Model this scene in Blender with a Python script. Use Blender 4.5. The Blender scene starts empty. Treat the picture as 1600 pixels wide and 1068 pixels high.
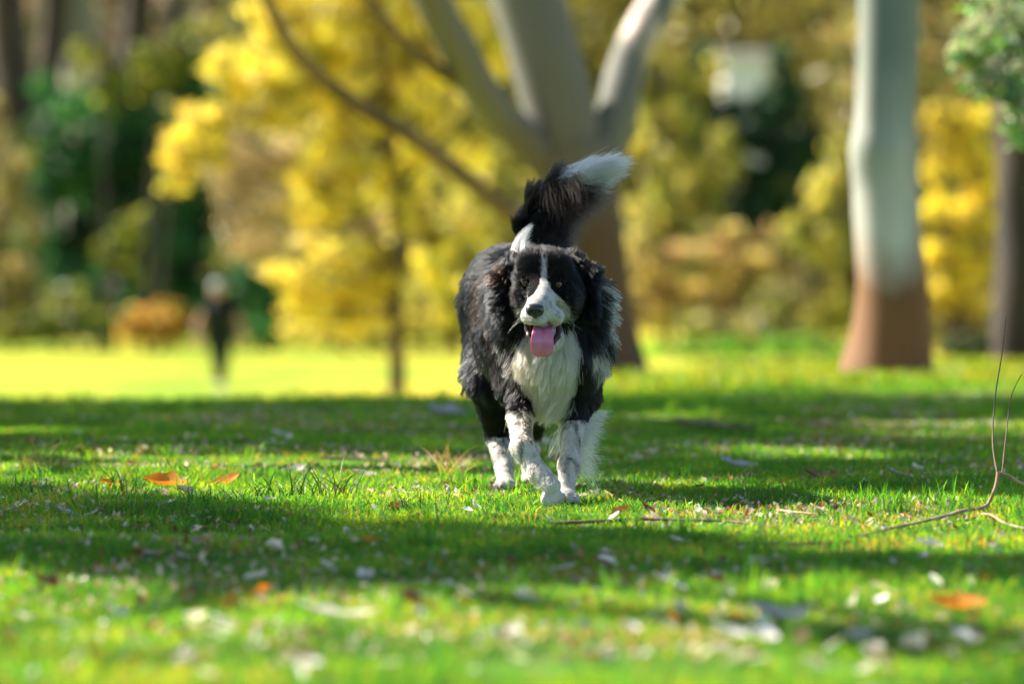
import bpy, math, random
import numpy as np
from mathutils import Vector, kdtree

random.seed(7)
RNG = np.random.default_rng(11)
S = bpy.context.scene
COL = S.collection

# ------------------------------------------------------------------ camera
CAM_Z, FPX = 0.574, 8889.0
PITCH = math.atan(174.0 / FPX)
cam = bpy.data.cameras.new('camera')
cam.lens, cam.sensor_width = 200.0, 36.0
cam.clip_start, cam.clip_end = 0.5, 2000.0
cam.dof.use_dof = True
cam.dof.focus_distance = 11.82
cam.dof.aperture_fstop = 3.4
cam_o = bpy.data.objects.new('camera', cam)
cam_o.location = (0, 0, CAM_Z)
cam_o.rotation_euler = (math.pi / 2 - PITCH, 0, 0)
COL.objects.link(cam_o)
S.camera = cam_o

# ------------------------------------------------------------------ light
SUN_AZ, SUN_EL = 64.0, 40.0          # degrees left of the view axis (behind the dog), elevation
a_, e_ = math.radians(SUN_AZ), math.radians(SUN_EL)
SUN = np.array([-math.sin(a_) * math.cos(e_), math.cos(a_) * math.cos(e_), math.sin(e_)])
world = bpy.data.worlds.new('World')
S.world = world
world.use_nodes = True
wn = world.node_tree.nodes
sky = wn.new('ShaderNodeTexSky')
sky.sky_type = 'NISHITA'
sky.sun_disc = False
sky.sun_elevation = e_
sky.sun_rotation = -a_                # measured clockwise from +Y
wn['Background'].inputs['Strength'].default_value = 0.072
world.node_tree.links.new(sky.outputs[0], wn['Background'].inputs['Color'])
sun = bpy.data.lights.new('sun', 'SUN')
sun.energy, sun.angle, sun.color = 5.0, math.radians(0.6), (1.0, 0.93, 0.80)
sun_o = bpy.data.objects.new('sun', sun)
sun_o.rotation_euler = Vector(SUN).to_track_quat('Z', 'Y').to_euler()
sun_o.location = (-10, 10, 20)
COL.objects.link(sun_o)

S.render.engine = 'CYCLES'
S.view_settings.view_transform = 'Standard'
S.view_settings.look = 'None'
S.view_settings.gamma = 1.0
S.view_settings.use_curve_mapping = False
S.view_settings.exposure = 1.7
cy = S.cycles
cy.use_denoising = True
cy.max_bounces = 7
cy.diffuse_bounces = 3
cy.glossy_bounces = 3
cy.transmission_bounces = 5
cy.transparent_max_bounces = 8
cy.caustics_reflective = cy.caustics_refractive = False
cy.sample_clamp_indirect = 6.0
S.cycles_curves.shape = 'RIBBONS'

# ------------------------------------------------------------------ helpers
def P(px, py, D):
    """world point seen at pixel (px,py) of the 1600 px wide photograph, D metres out"""
    x, y = (px - 800.0) / FPX, -(py - 534.0) / FPX
    c, s = math.cos(PITCH), math.sin(PITCH)
    d = np.array([x, c + y * s, -s + y * c])
    d = d * (D / d[1])
    return np.array([d[0], d[1], d[2] + CAM_Z])

def PX(p):
    """inverse of P for arrays (N,3)"""
    p = np.asarray(p, float)
    c, s = math.cos(PITCH), math.sin(PITCH)
    x, y, z = p[..., 0], p[..., 1], p[..., 2] - CAM_Z
    fwd = y * c - z * s
    up = y * s + z * c
    return 800 + x / fwd * FPX, 534 - up / fwd * FPX

def _h(ix, iy, iz, seed):
    n = (ix * 374761393 + iy * 668265263 + iz * 2147483647 + seed * 1274126177) & 0xFFFFFFFF
    n = ((n ^ (n >> 13)) * 1274126177) & 0xFFFFFFFF
    return ((n ^ (n >> 16)) & 0xFFFF) / 65535.0

def vnoise(p, scale, seed=0):
    """value noise in 0..1, p (N,2|3)"""
    p = np.asarray(p, float) * scale
    if p.shape[-1] == 2:
        p = np.concatenate([p, np.zeros(p.shape[:-1] + (1,))], -1)
    i = np.floor(p).astype(np.int64)
    f = p - i
    f = f * f * (3 - 2 * f)
    r = 0
    for dx in (0, 1):
        for dy in (0, 1):
            for dz in (0, 1):
                w = (f[..., 0] if dx else 1 - f[..., 0]) * (f[..., 1] if dy else 1 - f[..., 1]) * (f[..., 2] if dz else 1 - f[..., 2])
                r = r + w * _h(i[..., 0] + dx, i[..., 1] + dy, i[..., 2] + dz, seed)
    return r

def unit(v):
    return v / np.maximum(np.linalg.norm(v, axis=-1, keepdims=True), 1e-9)

def sstep(a, b, x):
    t = np.clip((np.asarray(x, float) - a) / (b - a), 0, 1)
    return t * t * (3 - 2 * t)

def in_poly(x, y, poly):
    r = np.zeros(np.shape(x), bool)
    n = len(poly)
    for i in range(n):
        x1, y1 = poly[i]
        x2, y2 = poly[(i + 1) % n]
        c = ((y1 > y) != (y2 > y))
        with np.errstate(divide='ignore', invalid='ignore'):
            xi = (x2 - x1) * (y - y1) / (y2 - y1 + 1e-12) + x1
        r ^= c & (x < xi)
    return r

def np_mesh(name, verts, faces, smooth=True, col=None):
    """faces: (M,k) array"""
    verts = np.asarray(verts, np.float32)
    faces = np.asarray(faces, np.int32)
    m = bpy.data.meshes.new(name)
    k = faces.shape[1]
    m.vertices.add(len(verts))
    m.vertices.foreach_set('co', verts.ravel())
    m.loops.add(faces.size)
    m.loops.foreach_set('vertex_index', faces.ravel())
    m.polygons.add(len(faces))
    m.polygons.foreach_set('loop_start', np.arange(0, faces.size, k, dtype=np.int32))
    m.polygons.foreach_set('use_smooth', np.full(len(faces), smooth))
    if col is not None:
        a = m.color_attributes.new('col', 'FLOAT_COLOR', 'POINT')
        c = np.ones((len(verts), 4), np.float32)
        c[:, :3] = col
        a.data.foreach_set('color', c.ravel())
    m.update(calc_edges=True)
    m.validate()
    return m

def link(name, data, mat=None, parent=None, loc=None):
    o = bpy.data.objects.new(name, data)
    COL.objects.link(o)
    if mat is not None:
        if data.materials:
            data.materials[0] = mat
        else:
            data.materials.append(mat)
    if parent is not None:
        o.parent = parent
        o.location = -np.array(parent.location) if loc is None else loc
    elif loc is not None:
        o.location = loc
    return o

def tag(o, label=None, cat=None, group=None, kind=None):
    if label: o['label'] = label
    if cat: o['category'] = cat
    if group: o['group'] = group
    if kind: o['kind'] = kind
    return o

def empty(name, loc, label, cat, group=None):
    o = bpy.data.objects.new(name, None)
    o.empty_display_size = 0.2
    COL.objects.link(o)
    o.location = loc
    return tag(o, label, cat, group)

# ------------------------------------------------------------------ materials
def new_mat(name):
    m = bpy.data.materials.new(name)
    m.use_nodes = True
    nt = m.node_tree
    b = nt.nodes['Principled BSDF']
    return m, nt, b

def leaf_mat(name, tint=(1, 1, 1), trans=0.45, rough=0.5, attr='col', spec=0.35, through=(1.25, 1.1, .8)):
    """leaf: vertex colour, a little gloss, light coming through"""
    m, nt, b = new_mat(name)
    N, L = nt.nodes, nt.links
    at = N.new('ShaderNodeAttribute'); at.attribute_name = attr
    mul = N.new('ShaderNodeMix'); mul.data_type = 'RGBA'; mul.blend_type = 'MULTIPLY'
    mul.inputs[0].default_value = 1.0
    L.new(at.outputs['Color'], mul.inputs[6]); mul.inputs[7].default_value = (*tint, 1)
    b.inputs['Roughness'].default_value = rough
    b.inputs['Specular IOR Level'].default_value = spec
    L.new(mul.outputs[2], b.inputs['Base Color'])
    tr = N.new('ShaderNodeBsdfTranslucent')
    tm = N.new('ShaderNodeMix'); tm.data_type = 'RGBA'; tm.blend_type = 'MULTIPLY'; tm.inputs[0].default_value = 1.0
    tm.name = 'through'; tm.inputs[7].default_value = (*through, 1)
    L.new(mul.outputs[2], tm.inputs[6]); L.new(tm.outputs[2], tr.inputs['Color'])
    mx = N.new('ShaderNodeMixShader'); mx.inputs[0].default_value = trans
    L.new(b.outputs[0], mx.inputs[1]); L.new(tr.outputs[0], mx.inputs[2])
    L.new(mx.outputs[0], N['Material Output'].inputs['Surface'])
    return m

def bark_mat(name, c1, c2, scale=3.0, base=None, base_z=(0.0, 0.6), streak=6.0, ramp=(.38, .62)):
    m, nt, b = new_mat(name)
    N, L = nt.nodes, nt.links
    g = N.new('ShaderNodeNewGeometry')
    mp = N.new('ShaderNodeMapping'); mp.inputs['Scale'].default_value = (1, 1, 1 / streak * 2)
    L.new(g.outputs['Position'], mp.inputs['Vector'])
    n1 = N.new('ShaderNodeTexNoise'); n1.inputs['Scale'].default_value = scale
    n1.inputs['Detail'].default_value = 6
    L.new(mp.outputs[0], n1.inputs['Vector'])
    cr = N.new('ShaderNodeValToRGB')
    cr.color_ramp.elements[0].position = ramp[0]; cr.color_ramp.elements[0].color = (*c1, 1)
    cr.color_ramp.elements[1].position = ramp[1]; cr.color_ramp.elements[1].color = (*c2, 1)
    L.new(n1.outputs[0], cr.inputs[0])
    out = cr.outputs[0]
    if base is not None:
        sx = N.new('ShaderNodeSeparateXYZ'); L.new(g.outputs['Position'], sx.inputs[0])
        ad = N.new('ShaderNodeMath'); ad.operation = 'MULTIPLY_ADD'
        ad.inputs[1].default_value = 1.1
        L.new(n1.outputs[0], ad.inputs[0]); L.new(sx.outputs['Z'], ad.inputs[2])
        mr = N.new('ShaderNodeMapRange')
        mr.inputs['From Min'].default_value = base_z[0] + 0.55; mr.inputs['From Max'].default_value = base_z[1] + 0.55
        L.new(ad.outputs[0], mr.inputs['Value'])
        mx = N.new('ShaderNodeMix'); mx.data_type = 'RGBA'
        L.new(mr.outputs[0], mx.inputs[0]); mx.inputs[6].default_value = (*base, 1); L.new(out, mx.inputs[7])
        out = mx.outputs[2]
    L.new(out, b.inputs['Base Color'])
    b.inputs['Roughness'].default_value = 0.8
    bp = N.new('ShaderNodeBump'); bp.inputs['Strength'].default_value = 0.5; bp.inputs['Distance'].default_value = 0.02
    L.new(n1.outputs[0], bp.inputs['Height']); L.new(bp.outputs[0], b.inputs['Normal'])
    return m

def plain_mat(name, c, rough=0.6, spec=0.4, noise=0.15, scale=30.0, coat=0.0):
    m, nt, b = new_mat(name)
    N, L = nt.nodes, nt.links
    g = N.new('ShaderNodeNewGeometry')
    n1 = N.new('ShaderNodeTexNoise'); n1.inputs['Scale'].default_value = scale
    L.new(g.outputs['Position'], n1.inputs['Vector'])
    mx = N.new('ShaderNodeMix'); mx.data_type = 'RGBA'
    mx.inputs[6].default_value = (*[v * (1 - noise) for v in c], 1)
    mx.inputs[7].default_value = (*[min(1, v * (1 + noise)) for v in c], 1)
    L.new(n1.outputs[0], mx.inputs[0]); L.new(mx.outputs[2], b.inputs['Base Color'])
    b.inputs['Roughness'].default_value = rough
    b.inputs['Specular IOR Level'].default_value = spec
    b.inputs['Coat Weight'].default_value = coat
    b.inputs['Coat Roughness'].default_value = 0.05
    return m

def attr_mat(name, rough=0.7, spec=0.3):
    m, nt, b = new_mat(name)
    at = nt.nodes.new('ShaderNodeAttribute'); at.attribute_name = 'col'
    nt.links.new(at.outputs['Color'], b.inputs['Base Color'])
    b.inputs['Roughness'].default_value = rough
    b.inputs['Specular IOR Level'].default_value = spec
    return m

# ------------------------------------------------------------------ terrain
def prof(y, pts):
    return np.interp(y, [p[0] for p in pts], [p[1] for p in pts])
LEFT = [(-60, 0), (14, 0), (17, -.02), (20, -0.045), (24, -0.18), (35, -0.53), (55, -1.07), (62, -1.13), (100, -1.45), (160, -1.3), (900, 2.0)]
RIGHT = [(-60, 0), (14, 0), (17, -.02), (20, -0.045), (24, -0.06), (30, -0.15), (60, -0.86), (100, -1.45), (160, -1.3), (900, 2.0)]
def gz(x, y):
    x = np.asarray(x, float); y = np.asarray(y, float)
    w = sstep(-0.2, 1.1, x)
    z = prof(y, LEFT) * (1 - w) + prof(y, RIGHT) * w
    q = np.stack([x, y], -1)
    bump = (vnoise(q, 1.3, 5) - 0.5) * 0.035 + (vnoise(q, 4.0, 6) - 0.5) * 0.012
    near = 1 - sstep(0.5, 1.3, np.hypot((x - 0.07) * 1.2, (y - 12.25) * 0.8))
    return z + bump * (1 - near)

def build_ground():
    xs = np.unique(np.concatenate([np.linspace(-3.2, 3.2, 65), np.linspace(-12, 12, 49), np.linspace(-40, 40, 33), np.linspace(-300, 300, 25)]).round(3))
    ys = np.unique(np.concatenate([np.arange(-40, 5, 5.0), np.arange(5, 24, 0.12), np.arange(24, 62, 0.7), np.arange(62, 130, 4), np.array([140, 160, 200, 300, 500, 900])]).round(3))
    X, Y = np.meshgrid(xs, ys)
    V = np.stack([X, Y, gz(X, Y)], -1).reshape(-1, 3)
    nx, ny = len(xs), len(ys)
    i = (np.arange(ny - 1)[:, None] * nx + np.arange(nx - 1)[None]).ravel()
    F = np.stack([i, i + 1, i + 1 + nx, i + nx], -1)
    m, nt, b = new_mat('lawn_soil')
    N, L = nt.nodes, nt.links
    g = N.new('ShaderNodeNewGeometry')
    n1 = N.new('ShaderNodeTexNoise'); n1.inputs['Scale'].default_value = 9; n1.inputs['Detail'].default_value = 8
    n2 = N.new('ShaderNodeTexNoise'); n2.inputs['Scale'].default_value = 0.35; n2.inputs['Detail'].default_value = 4
    for n in (n1, n2): L.new(g.outputs['Position'], n.inputs['Vector'])
    r1 = N.new('ShaderNodeValToRGB')
    e = r1.color_ramp.elements
    e[0].position = 0.35; e[0].color = (0.05, 0.12, 0.012, 1)
    e[1].position = 0.75; e[1].color = (0.13, 0.115, 0.05, 1)
    x = e.new(0.55); x.color = (0.08, 0.17, 0.016, 1)
    L.new(n1.outputs[0], r1.inputs[0])
    # further out: mown lawn scattered with yellow leaves
    r2 = N.new('ShaderNodeValToRGB')
    e = r2.color_ramp.elements
    e[0].position = 0.42; e[0].color = (0.15, 0.27, 0.015, 1)
    e[1].position = 0.56; e[1].color = (0.42, 0.34, 0.025, 1)
    L.new(n2.outputs[0], r2.inputs[0])
    sx = N.new('ShaderNodeSeparateXYZ'); L.new(g.outputs['Position'], sx.inputs[0])
    mr = N.new('ShaderNodeMapRange'); mr.inputs['From Min'].default_value = 21.5; mr.inputs['From Max'].default_value = 26
    L.new(sx.outputs['Y'], mr.inputs['Value'])
    mx = N.new('ShaderNodeMix'); mx.data_type = 'RGBA'
    L.new(mr.outputs[0], mx.inputs[0]); L.new(r1.outputs[0], mx.inputs[6]); L.new(r2.outputs[0], mx.inputs[7])
    L.new(mx.outputs[2], b.inputs['Base Color'])
    b.inputs['Roughness'].default_value = 0.95
    b.inputs['Specular IOR Level'].default_value = 0.1
    bp = N.new('ShaderNodeBump'); bp.inputs['Strength'].default_value = 0.6; bp.inputs['Distance'].default_value = 0.02
    L.new(n1.outputs[0], bp.inputs['Height']); L.new(bp.outputs[0], b.inputs['Normal'])
    tag(link('ground', np_mesh('ground', V, F), m), 'park lawn ground running from the dog to the far trees', kind='structure')
build_ground()

# ------------------------------------------------------------------ instancing for grass (stuff)
def scatter_object(name, sources, pos, rot, scl, idx, mat=None):
    """one object whose geometry nodes put a tuft at each point"""
    c = bpy.data.collections.new(name + '_tufts')
    for s in sources: c.objects.link(s)
    m = bpy.data.meshes.new(name)
    n = len(pos)
    m.vertices.add(n)
    m.vertices.foreach_set('co', np.asarray(pos, np.float32).ravel())
    a = m.attributes.new('rot', 'FLOAT_VECTOR', 'POINT'); a.data.foreach_set('vector', np.asarray(rot, np.float32).ravel())
    a = m.attributes.new('scl', 'FLOAT_VECTOR', 'POINT'); a.data.foreach_set('vector', np.asarray(scl, np.float32).ravel())
    a = m.attributes.new('idx', 'INT', 'POINT'); a.data.foreach_set('value', np.asarray(idx, np.int32))
    o = link(name, m)
    ng = bpy.data.node_groups.new(name, 'GeometryNodeTree')
    ng.interface.new_socket('Geometry', in_out='INPUT', socket_type='NodeSocketGeometry')
    ng.interface.new_socket('Geometry', in_out='OUTPUT', socket_type='NodeSocketGeometry')
    N, L = ng.nodes, ng.links
    gi, go = N.new('NodeGroupInput'), N.new('NodeGroupOutput')
    ci = N.new('GeometryNodeCollectionInfo'); ci.inputs['Collection'].default_value = c
    ci.inputs['Separate Children'].default_value = True; ci.inputs['Reset Children'].default_value = True
    ip = N.new('GeometryNodeInstanceOnPoints'); ip.inputs['Pick Instance'].default_value = True
    def na(nm, t):
        q = N.new('GeometryNodeInputNamedAttribute'); q.data_type = t; q.inputs['Name'].default_value = nm
        return [s for s in q.outputs if s.enabled and s.name == 'Attribute'][0]
    er = N.new('FunctionNodeEulerToRotation')
    L.new(na('rot', 'FLOAT_VECTOR'), er.inputs[0])
    L.new(gi.outputs[0], ip.inputs['Points']); L.new(ci.outputs[0], ip.inputs['Instance'])
    L.new(na('idx', 'INT'), ip.inputs['Instance Index'])
    L.new(er.outputs[0], ip.inputs['Rotation']); L.new(na('scl', 'FLOAT_VECTOR'), ip.inputs['Scale'])
    L.new(ip.outputs[0], go.inputs[0])
    md = o.modifiers.new('scatter', 'NODES'); md.node_group = ng
    return o

def tuft_mesh(name, n, spread, hgt, wid, lean, rs, cols):
    """n grass blades, each three segments, curved"""
    r = np.random.default_rng(rs)
    V, F, C = [], [], []
    for i in range(n):
        a = r.uniform(0, 2 * math.pi); rad = spread * math.sqrt(r.uniform())
        b = np.array([math.cos(a) * rad, math.sin(a) * rad, -0.004])
        d = r.uniform(0, 2 * math.pi); dv = np.array([math.cos(d), math.sin(d), 0])
        h = hgt * r.uniform(0.45, 1.25); ln = lean * r.uniform(0.2, 1.5)
        w = wid * r.uniform(0.6, 1.3)
        f = r.uniform(0, 2 * math.pi); side = np.array([math.cos(f), math.sin(f), 0])
        c = np.array(cols[r.integers(len(cols))]) * r.uniform(0.75, 1.25)
        k = len(V)
        for t, ww in ((0, 0.8), (0.4, 1.0), (0.75, 0.7)):
            p = b + dv * h * ln * t * t + np.array([0, 0, h * (t - 0.25 * ln * t * t)])
            V += [p - side * w * ww / 2, p + side * w * ww / 2]
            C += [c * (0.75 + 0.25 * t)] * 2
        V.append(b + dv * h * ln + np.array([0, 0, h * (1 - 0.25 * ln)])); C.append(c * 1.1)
        F += [(k, k + 1, k + 3), (k, k + 3, k + 2), (k + 2, k + 3, k + 5), (k + 2, k + 5, k + 4), (k + 4, k + 5, k + 6)]
    return np_mesh(name, np.array(V), np.array(F), True, np.clip(np.array(C), 0, 1))

def grass_mat(name, patchy=True):
    m = leaf_mat(name, trans=0.55, rough=0.55, spec=0.08, through=(6.2, 2.6, .22))
    nt = m.node_tree; N, L = nt.nodes, nt.links
    mul = [n for n in N if n.type == 'MIX' and n.name != 'through'][0]
    g = N.new('ShaderNodeNewGeometry')
    n1 = N.new('ShaderNodeTexNoise'); n1.inputs['Scale'].default_value = 2.6; n1.inputs['Detail'].default_value = 5
    L.new(g.outputs['Position'], n1.inputs['Vector'])
    cr = N.new('ShaderNodeValToRGB')
    e = cr.color_ramp.elements
    e[0].position = 0.36; e[0].color = (0.55, 0.7, 0.85, 1)
    e[1].position = 0.66; e[1].color = (1.7, 1.2, 1.2, 1)
    x = e.new(0.52); x.color = (1.0, 1.0, 1.0, 1)
    L.new(n1.outputs[0], cr.inputs[0])
    L.new(cr.outputs[0], mul.inputs[7])
    return m

GREENS = [(0.026, 0.18, 0.062), (0.042, 0.23, 0.062), (0.018, 0.14, 0.060), (0.090, 0.27, 0.042), (0.034, 0.20, 0.064)]
STRAW = [(0.11, 0.19, 0.14), (0.09, 0.15, 0.12)]

def build_grass():
    gm = grass_mat('grass_blades')
    src = []
    for v in range(8):
        cols = GREENS + ([STRAW[v % 2]] if v % 3 == 0 else [])
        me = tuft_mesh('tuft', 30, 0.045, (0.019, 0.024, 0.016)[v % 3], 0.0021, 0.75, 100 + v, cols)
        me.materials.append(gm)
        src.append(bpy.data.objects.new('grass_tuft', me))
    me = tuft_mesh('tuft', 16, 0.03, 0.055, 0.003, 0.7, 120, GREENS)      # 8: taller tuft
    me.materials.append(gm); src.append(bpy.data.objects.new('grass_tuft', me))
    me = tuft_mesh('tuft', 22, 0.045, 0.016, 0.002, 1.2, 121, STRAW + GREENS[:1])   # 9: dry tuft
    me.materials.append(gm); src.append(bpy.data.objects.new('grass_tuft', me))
    n = 62000
    D = np.sqrt(RNG.uniform(6.3 ** 2, 23.5 ** 2, n * 2))
    x = RNG.uniform(-1, 1, len(D)) * (0.097 * D + 0.55)
    keep = RNG.uniform(0, 1, len(D)) < np.where(D < 15, 1.0, 0.55)
    keep &= ~((vnoise(np.stack([x, D], -1), 2.1, 61) < .24) & (RNG.uniform(0, 1, len(D)) < .75))
    D, x = D[keep][:n], x[keep][:n]
    q = np.stack([x, D], -1)
    pn = vnoise(q, 1.6, 3) * 0.6 + vnoise(q, 5.0, 4) * 0.4
    idx = RNG.integers(0, 8, len(D))
    px, py = PX(np.stack([x, D, gz(x, D)], -1))
    dry = (vnoise(q, 2.3, 9) > 0.62) & (RNG.uniform(0, 1, len(D)) < 0.5)
    dry |= (px > 1150) & (py > 790) & (py < 880) & (RNG.uniform(0, 1, len(D)) < 0.45)
    dry |= (py > 905) & (vnoise(q, 3.1, 19) > .45) & (RNG.uniform(0, 1, len(D)) < .35)
    dry |= (px > 1230) & (py > 652) & (py < 700) & (RNG.uniform(0, 1, len(D)) < .6)
    idx[dry] = 9
    tall = (RNG.uniform(0, 1, len(D)) < np.where(D > 18, 0.03, 0.006))
    idx[tall] = 8
    s = 0.75 + 0.9 * pn
    for fx_, fy_ in ((.112, 11.90), (-.014, 12.47), (.043, 12.73), (.08, 11.82)):
        s = np.where(np.hypot((x - fx_) / .065, (D - (fy_ - .05)) / .13) < 1, s * .28, s)
    sc = np.stack([np.ones_like(s) * RNG.uniform(0.8, 1.2, len(s)), np.ones_like(s), s], -1)
    rot = np.stack([RNG.normal(0, 0.1, len(s)), RNG.normal(0, 0.1, len(s)), RNG.uniform(0, 6.28, len(s))], -1)
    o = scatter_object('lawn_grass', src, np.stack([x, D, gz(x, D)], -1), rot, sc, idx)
    tag(o, 'short green lawn grass around the dog with dry patches', 'grass', kind='stuff')
    # bigger, rougher grass beyond the crest
    gf = leaf_mat('far_grass_blades', trans=0.5)
    src = []
    for v in range(4):
        me = tuft_mesh('far_tuft', 30, 0.16, 0.055, 0.012, 0.8, 140 + v, [(0.13, 0.30, 0.01), (0.22, 0.36, 0.012), (0.30, 0.36, 0.02)] if v < 3 else [(0.55, 0.42, 0.04), (0.35, 0.36, 0.03)])
        me.materials.append(gf); src.append(bpy.data.objects.new('grass_tuft', me))
    D = RNG.uniform(23, 33, 6000); x = RNG.uniform(-1, 1, 6000) * (0.1 * D + 0.5)
    q = np.stack([x, D], -1)
    keep = vnoise(q, 0.7, 21) > 0.50
    keep &= ~((x < -0.5) & (D > 26))
    D, x = D[keep], x[keep]
    n = len(D)
    s = RNG.uniform(0.6, 1.3, n)
    o = scatter_object('rough_grass', src, np.stack([x, D, gz(x, D)], -1), np.stack([np.zeros(n), np.zeros(n), RNG.uniform(0, 6.28, n)], -1), np.stack([s, s, s], -1), RNG.integers(0, 4, n))
    tag(o, 'bright blurred grass beyond the lawn edge under the trees', 'grass', kind='stuff')
build_grass()
# ------------------------------------------------------------------ implicit bodies (one continuous skin each)
class Body:
    def __init__(self):
        self.pr = []
    def cap(self, a, b, ra, rb, k=0.03, tag='body', flow=(0, 0, -1), ln=0.02, lift=0.25):
        self.pr.append(dict(t='c', a=np.array(a, float), b=np.array(b, float), ra=ra, rb=rb, k=k, tag=tag, flow=np.array(flow, float), ln=ln, lift=lift, sub=False)); return self
    def ell(self, c, r, k=0.03, tag='body', flow=(0, 0, -1), ln=0.02, lift=0.25):
        self.pr.append(dict(t='e', a=np.array(c, float), r=np.array(r, float), k=k, tag=tag, flow=np.array(flow, float), ln=ln, lift=lift, sub=False)); return self
    def cut(self, c, r, k=0.006):
        self.pr.append(dict(t='e', a=np.array(c, float), r=np.array(r, float), k=k, tag='cut', flow=np.zeros(3), ln=0, lift=0, sub=True)); return self
    @staticmethod
    def dist(p, X):
        if p['t'] == 'c':
            ab = p['b'] - p['a']
            t = np.clip(((X - p['a']) @ ab) / max(ab @ ab, 1e-12), 0, 1)
            return np.linalg.norm(X - p['a'] - t[..., None] * ab, axis=-1) - (p['ra'] + (p['rb'] - p['ra']) * t)
        q = X - p['a']
        k0 = np.linalg.norm(q / p['r'], axis=-1)
        k1 = np.linalg.norm(q / p['r'] ** 2, axis=-1)
        return np.where(k1 > 1e-9, k0 * (k0 - 1) / np.maximum(k1, 1e-9), -p['r'].min())
    def box(self, p):
        if p['t'] == 'c':
            m = max(p['ra'], p['rb'])
            return np.minimum(p['a'], p['b']) - m, np.maximum(p['a'], p['b']) + m
        return p['a'] - p['r'], p['a'] + p['r']
    @staticmethod
    def comb(p, f, d):
        k = p['k']
        if p['sub']:
            d = -d
            h = np.clip(0.5 - 0.5 * (f - d) / k, 0, 1)
            return f * (1 - h) + d * h + k * h * (1 - h)
        h = np.clip(0.5 + 0.5 * (f - d) / k, 0, 1)
        return f * (1 - h) + d * h - k * h * (1 - h)
    def f(self, X):
        X = np.asarray(X, float)
        r = np.full(X.shape[:-1], 1.0)
        for p in self.pr: r = self.comb(p, r, self.dist(p, X))
        return r
    def normal(self, X, e=0.002):
        g = np.stack([self.f(X + np.eye(3)[i] * e) - self.f(X - np.eye(3)[i] * e) for i in range(3)], -1)
        return unit(g)
    def weights(self, X, s=0.012):
        d = np.stack([self.dist(p, X) for p in self.pr if not p['sub']], -1)
        d -= d.min(-1, keepdims=True)
        w = np.exp(-d / s)
        return w / w.sum(-1, keepdims=True)
    def hit(self, px, py, D0, D1, n=400):
        """first surface point along the line of sight through a pixel"""
        Ds = np.linspace(D0, D1, n)
        X = np.array([P(px, py, d) for d in Ds])
        v = self.f(X)
        i = np.argmax(v < 0)
        return X[i]
    def mesh(self, name, h):
        lo = np.min([self.box(p)[0] for p in self.pr if not p['sub']], 0) - 3 * h
        hi = np.max([self.box(p)[1] for p in self.pr if not p['sub']], 0) + 3 * h
        n = np.ceil((hi - lo) / h).astype(int) + 1
        F = np.full(n, 1.0, np.float32)
        ax = [lo[i] + np.arange(n[i]) * h for i in range(3)]
        for p in self.pr:
            b0, b1 = self.box(p)
            m = p['k'] + 3 * h
            i0 = np.maximum(((b0 - m - lo) / h).astype(int), 0)
            i1 = np.minimum(((b1 + m - lo) / h).astype(int) + 2, n)
            sl = tuple(slice(i0[i], i1[i]) for i in range(3))
            G = np.stack(np.meshgrid(*[ax[i][sl[i]] for i in range(3)], indexing='ij'), -1)
            F[sl] = self.comb(p, F[sl], self.dist(p, G))
        return surface_nets(F, lo, h)

def surface_nets(F, lo, h):
    s = F < 0
    nx, ny, nz = F.shape
    acc = np.zeros((nx - 1, ny - 1, nz - 1, 3), np.float32)
    cnt = np.zeros((nx - 1, ny - 1, nz - 1), np.float32)
    def sh(A, o):
        return A[o[0]:nx - 1 + o[0], o[1]:ny - 1 + o[1], o[2]:nz - 1 + o[2]]
    for axis in range(3):
        o1, o2 = [a for a in range(3) if a != axis]
        for u in (0, 1):
            for v in (0, 1):
                o = [0, 0, 0]; o[o1] = u; o[o2] = v
                q = list(o); q[axis] = 1
                A, B = sh(F, o), sh(F, q)
                c = (A < 0) != (B < 0)
                t = np.where(c, A / np.where(A - B == 0, 1, A - B), 0)
                cnt += c
                acc[..., axis] += np.where(c, t, 0)
                acc[..., o1] += np.where(c, u, 0)
                acc[..., o2] += np.where(c, v, 0)
    act = cnt > 0
    ids = np.full(act.shape, -1, np.int64)
    ids[act] = np.arange(act.sum())
    I = np.argwhere(act)
    V = lo + (I + acc[act] / cnt[act][:, None]) * h
    faces = []
    for axis in range(3):
        o1, o2 = (axis + 1) % 3, (axis + 2) % 3
        sl0 = [slice(1, -1)] * 3; sl1 = [slice(1, -1)] * 3
        sl0[axis] = slice(0, -1); sl1[axis] = slice(1, None)
        A, B = s[tuple(sl0)], s[tuple(sl1)]
        E = np.argwhere(A != B)
        fl = A[A != B]
        base = E.copy()
        for a in range(3):
            if a != axis: base[:, a] += 1
        def cell(d1, d2):
            c = base.copy(); c[:, o1] += d1; c[:, o2] += d2
            return ids[c[:, 0], c[:, 1], c[:, 2]]
        q = np.stack([cell(-1, -1), cell(0, -1), cell(0, 0), cell(-1, 0)], -1)
        q[~fl] = q[~fl][:, ::-1]
        faces.append(q)
    Fq = np.concatenate(faces)
    Fq = Fq[(Fq >= 0).all(1)]
    return V, Fq

# ------------------------------------------------------------------ fur strands
def hair_object(name, pts, rad, col, mat, parent):
    """pts (N,K,3), rad (N,K), col (N,3): real curves"""
    n, k = pts.shape[:2]
    c = bpy.data.hair_curves.new(name)
    c.add_curves([k] * n)
    c.attributes['position'].data.foreach_set('vector', pts.astype(np.float32).ravel())
    r = c.attributes.get('radius') or c.attributes.new('radius', 'FLOAT', 'POINT')
    r.data.foreach_set('value', rad.astype(np.float32).ravel())
    a = c.attributes.new('col', 'FLOAT_COLOR', 'CURVE')
    cc = np.ones((n, 4), np.float32); cc[:, :3] = col
    a.data.foreach_set('color', cc.ravel())
    return link(name, c, mat, parent)

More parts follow.
